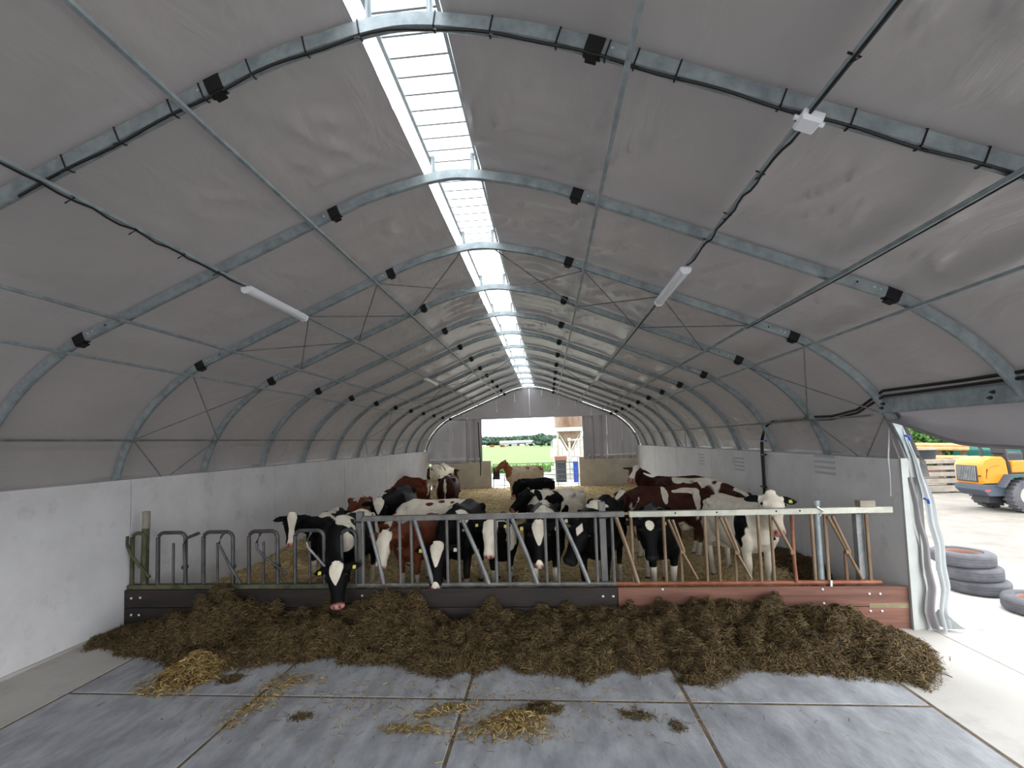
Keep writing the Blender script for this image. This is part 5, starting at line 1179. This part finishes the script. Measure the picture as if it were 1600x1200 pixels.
# stacked concrete planks behind the loader
SYY = 19.0
sp = tag(empty('plank_wall', (LP(1465, 770, SYY).x, SYY, 0)), 'stack of long grey planks forming a bunker wall behind the loader', 'wall')
xa = LP(1425, 750, SYY).x; xb = LP(1560, 750, SYY).x
zb_ = [LP(1460, y, SYY).z for y in (770, 757, 746, 736, 726, 716)]
for i in range(5):
    z_a, z_b = zb_[i] if i else 0.0, zb_[i + 1]
    MB().bbox((xa + random.uniform(-.1, .1), SYY, z_a + .03), (xb, SYY + .35, z_b - .05)).build('grey_plank', M['timber'], sp, bevel=.015)
for x in (xa + .3, (xa + xb) / 2, xb - .3): MB().bbox((x - .06, SYY + .06, 0), (x + .06, SYY + .30, zb_[-1] - .04)).build('spacer', M['dark'], sp)
zt_ = zb_[-1]
bt = tag(empty('black_tub', (LP(1461, 708, SYY).x, SYY + .3, zt_)), 'black plastic tub standing on the plank wall', 'tub')
c_ = OFF[bt]; hh_ = LP(1461, 702, SYY).z - zt_
m = MB(); m.loft([[(c_.x + math.cos(a_ * math.pi / 10) * r_, SYY + .35 + math.sin(a_ * math.pi / 10) * r_ * .6, z_) for a_ in range(20)] for z_, r_ in ((zt_ - .045, .25), (zt_ + hh_ * .9, .30), (zt_ + hh_, .33), (zt_ + hh_, .28), (zt_ + .05, .22))]); m.build('tub_shell', M['dark'], bt, smooth=True)
m = MB(); m.loft([[(c_.x + math.cos(a_ * math.pi / 10) * r_, SYY + .35 + math.sin(a_ * math.pi / 10) * r_ * .6, z_) for a_ in range(20)] for z_, r_ in ((zt_ + hh_ - .03, .335), (zt_ + hh_ + .01, .335))]); m.build('tub_rim', M['galv_dull'], bt, smooth=True)
# timber rails behind, brick building, green tree, teal sheeted load
tr_ = tag(empty('timber_rack', (LP(1480, 700, 22).x, 22, 0)), 'rack of orange-brown timber poles behind the plank wall', 'rack')
for i, py in enumerate((695, 700, 714)):
    a_, b_ = LP(1420, py, 22), LP(1512, py + 1, 22); m = MB(); m.tube([(a_.x, 22, a_.z), (b_.x, 22, b_.z)], .09, 8); m.build('pole', mat('brown_pole', srgb(176, 132, 88), srgb(196, 156, 110), 3, .8), tr_, smooth=True)
for px in (1424, 1470, 1508):
    a_ = LP(px, 695, 22); MB().bbox((a_.x - .06, 22.05, 0), (a_.x + .06, 22.2, a_.z)).build('rack_post', M['bark'], tr_)
bb = tag(empty('brick_building', (LP(1500, 700, 26).x, 26, 0)), 'red brick building at the back of the yard', 'building')
bx0, bx1 = LP(1482, 700, 26).x, LP(1482, 700, 26).x + 14
MB().bbox((bx0, 26, 0), (bx1, 34, 5.2)).build('brick_wall', M['brick'], bb)
m = MB(); m.add([(bx0 - .3, 25.7, 5.2), (bx1, 25.7, 5.2), (bx1, 30, 8), (bx0 - .3, 30, 8), (bx0 - .3, 34.3, 5.2), (bx1, 34.3, 5.2)], [(0, 1, 2, 3), (3, 2, 5, 4), (0, 3, 4), (1, 5, 2), (0, 4, 5, 1)]); m.build('roof', M['dark'], bb)
for px in (1510, 1528): 
    w0 = LP(px, 690, 26); MB().bbox((w0.x - .5, 25.95, w0.z - .6), (w0.x + .5, 26.0, w0.z + .7)).build('window', M['glass'], bb)
zz_ = LP(1512, 705, 25).z
gp_ = tag(empty('light_post', (LP(1512, 700, 25).x, 25, 0)), 'dark post with pale lamps standing before the brick building', 'post')
MB().bbox((OFF[gp_].x - .12, 24.9, 0), (OFF[gp_].x + .12, 25.1, LP(1512, 688, 25).z + .4)).build('post_shaft', M['dark'], gp_)
for py in (695, 701): 
    a_ = LP(1512, py, 24.88); m = MB(); m.tube([(a_.x, 24.84, a_.z), (a_.x, 24.9, a_.z)], .07, 8); m.build('lamp', M['white_plastic'], gp_)
tl_ = tag(empty('sheeted_load', (LP(1590, 700, 21).x, 21, 0)), 'load under a teal sheet at the far right of the yard', 'load')
a_ = LP(1568, 694, 21); zt2 = a_.z
m = MB(); m.loft([[(a_.x + u_, y_, z_) for u_, z_ in ((0, 0), (.02, zt2 - .25), (.5, zt2), (2.2, zt2 - .1), (4, zt2 - .3), (4, 0))] for y_ in (21, 23.5)]); m.build('sheet_cover', M['teal'], tl_, bevel=.05)
bx_ = LP(1450, 690, 30); tree('yard_tree', 'bright green leafy tree beyond the plank wall', bx_.x + .8, 30, 6.2, 7.5, 16000, 'leaf', leaf=.17)
e = tag(empty('yard_shrub', (LP(1452, 690, 24).x, 24, 0)), 'bright green leafy bush just above the timber rack', 'shrub')
cx_ = OFF[e].x; foliage('bush_leaves', [(cx_ - 1.2, 24.6, 2.2, 1.2, .8, 1.6), (cx_ + .1, 24.6, 2.0, 1.1, .8, 1.4), (cx_ + 1.0, 24.8, 1.6, .8, .7, 1.2)], 9000, .11, M['leaf'], e)
m = MB(); m.tube([(cx_, 24.6, 0), (cx_, 24.6, 2)], .08, 8); m.build('bush_stem', M['bark'], e)
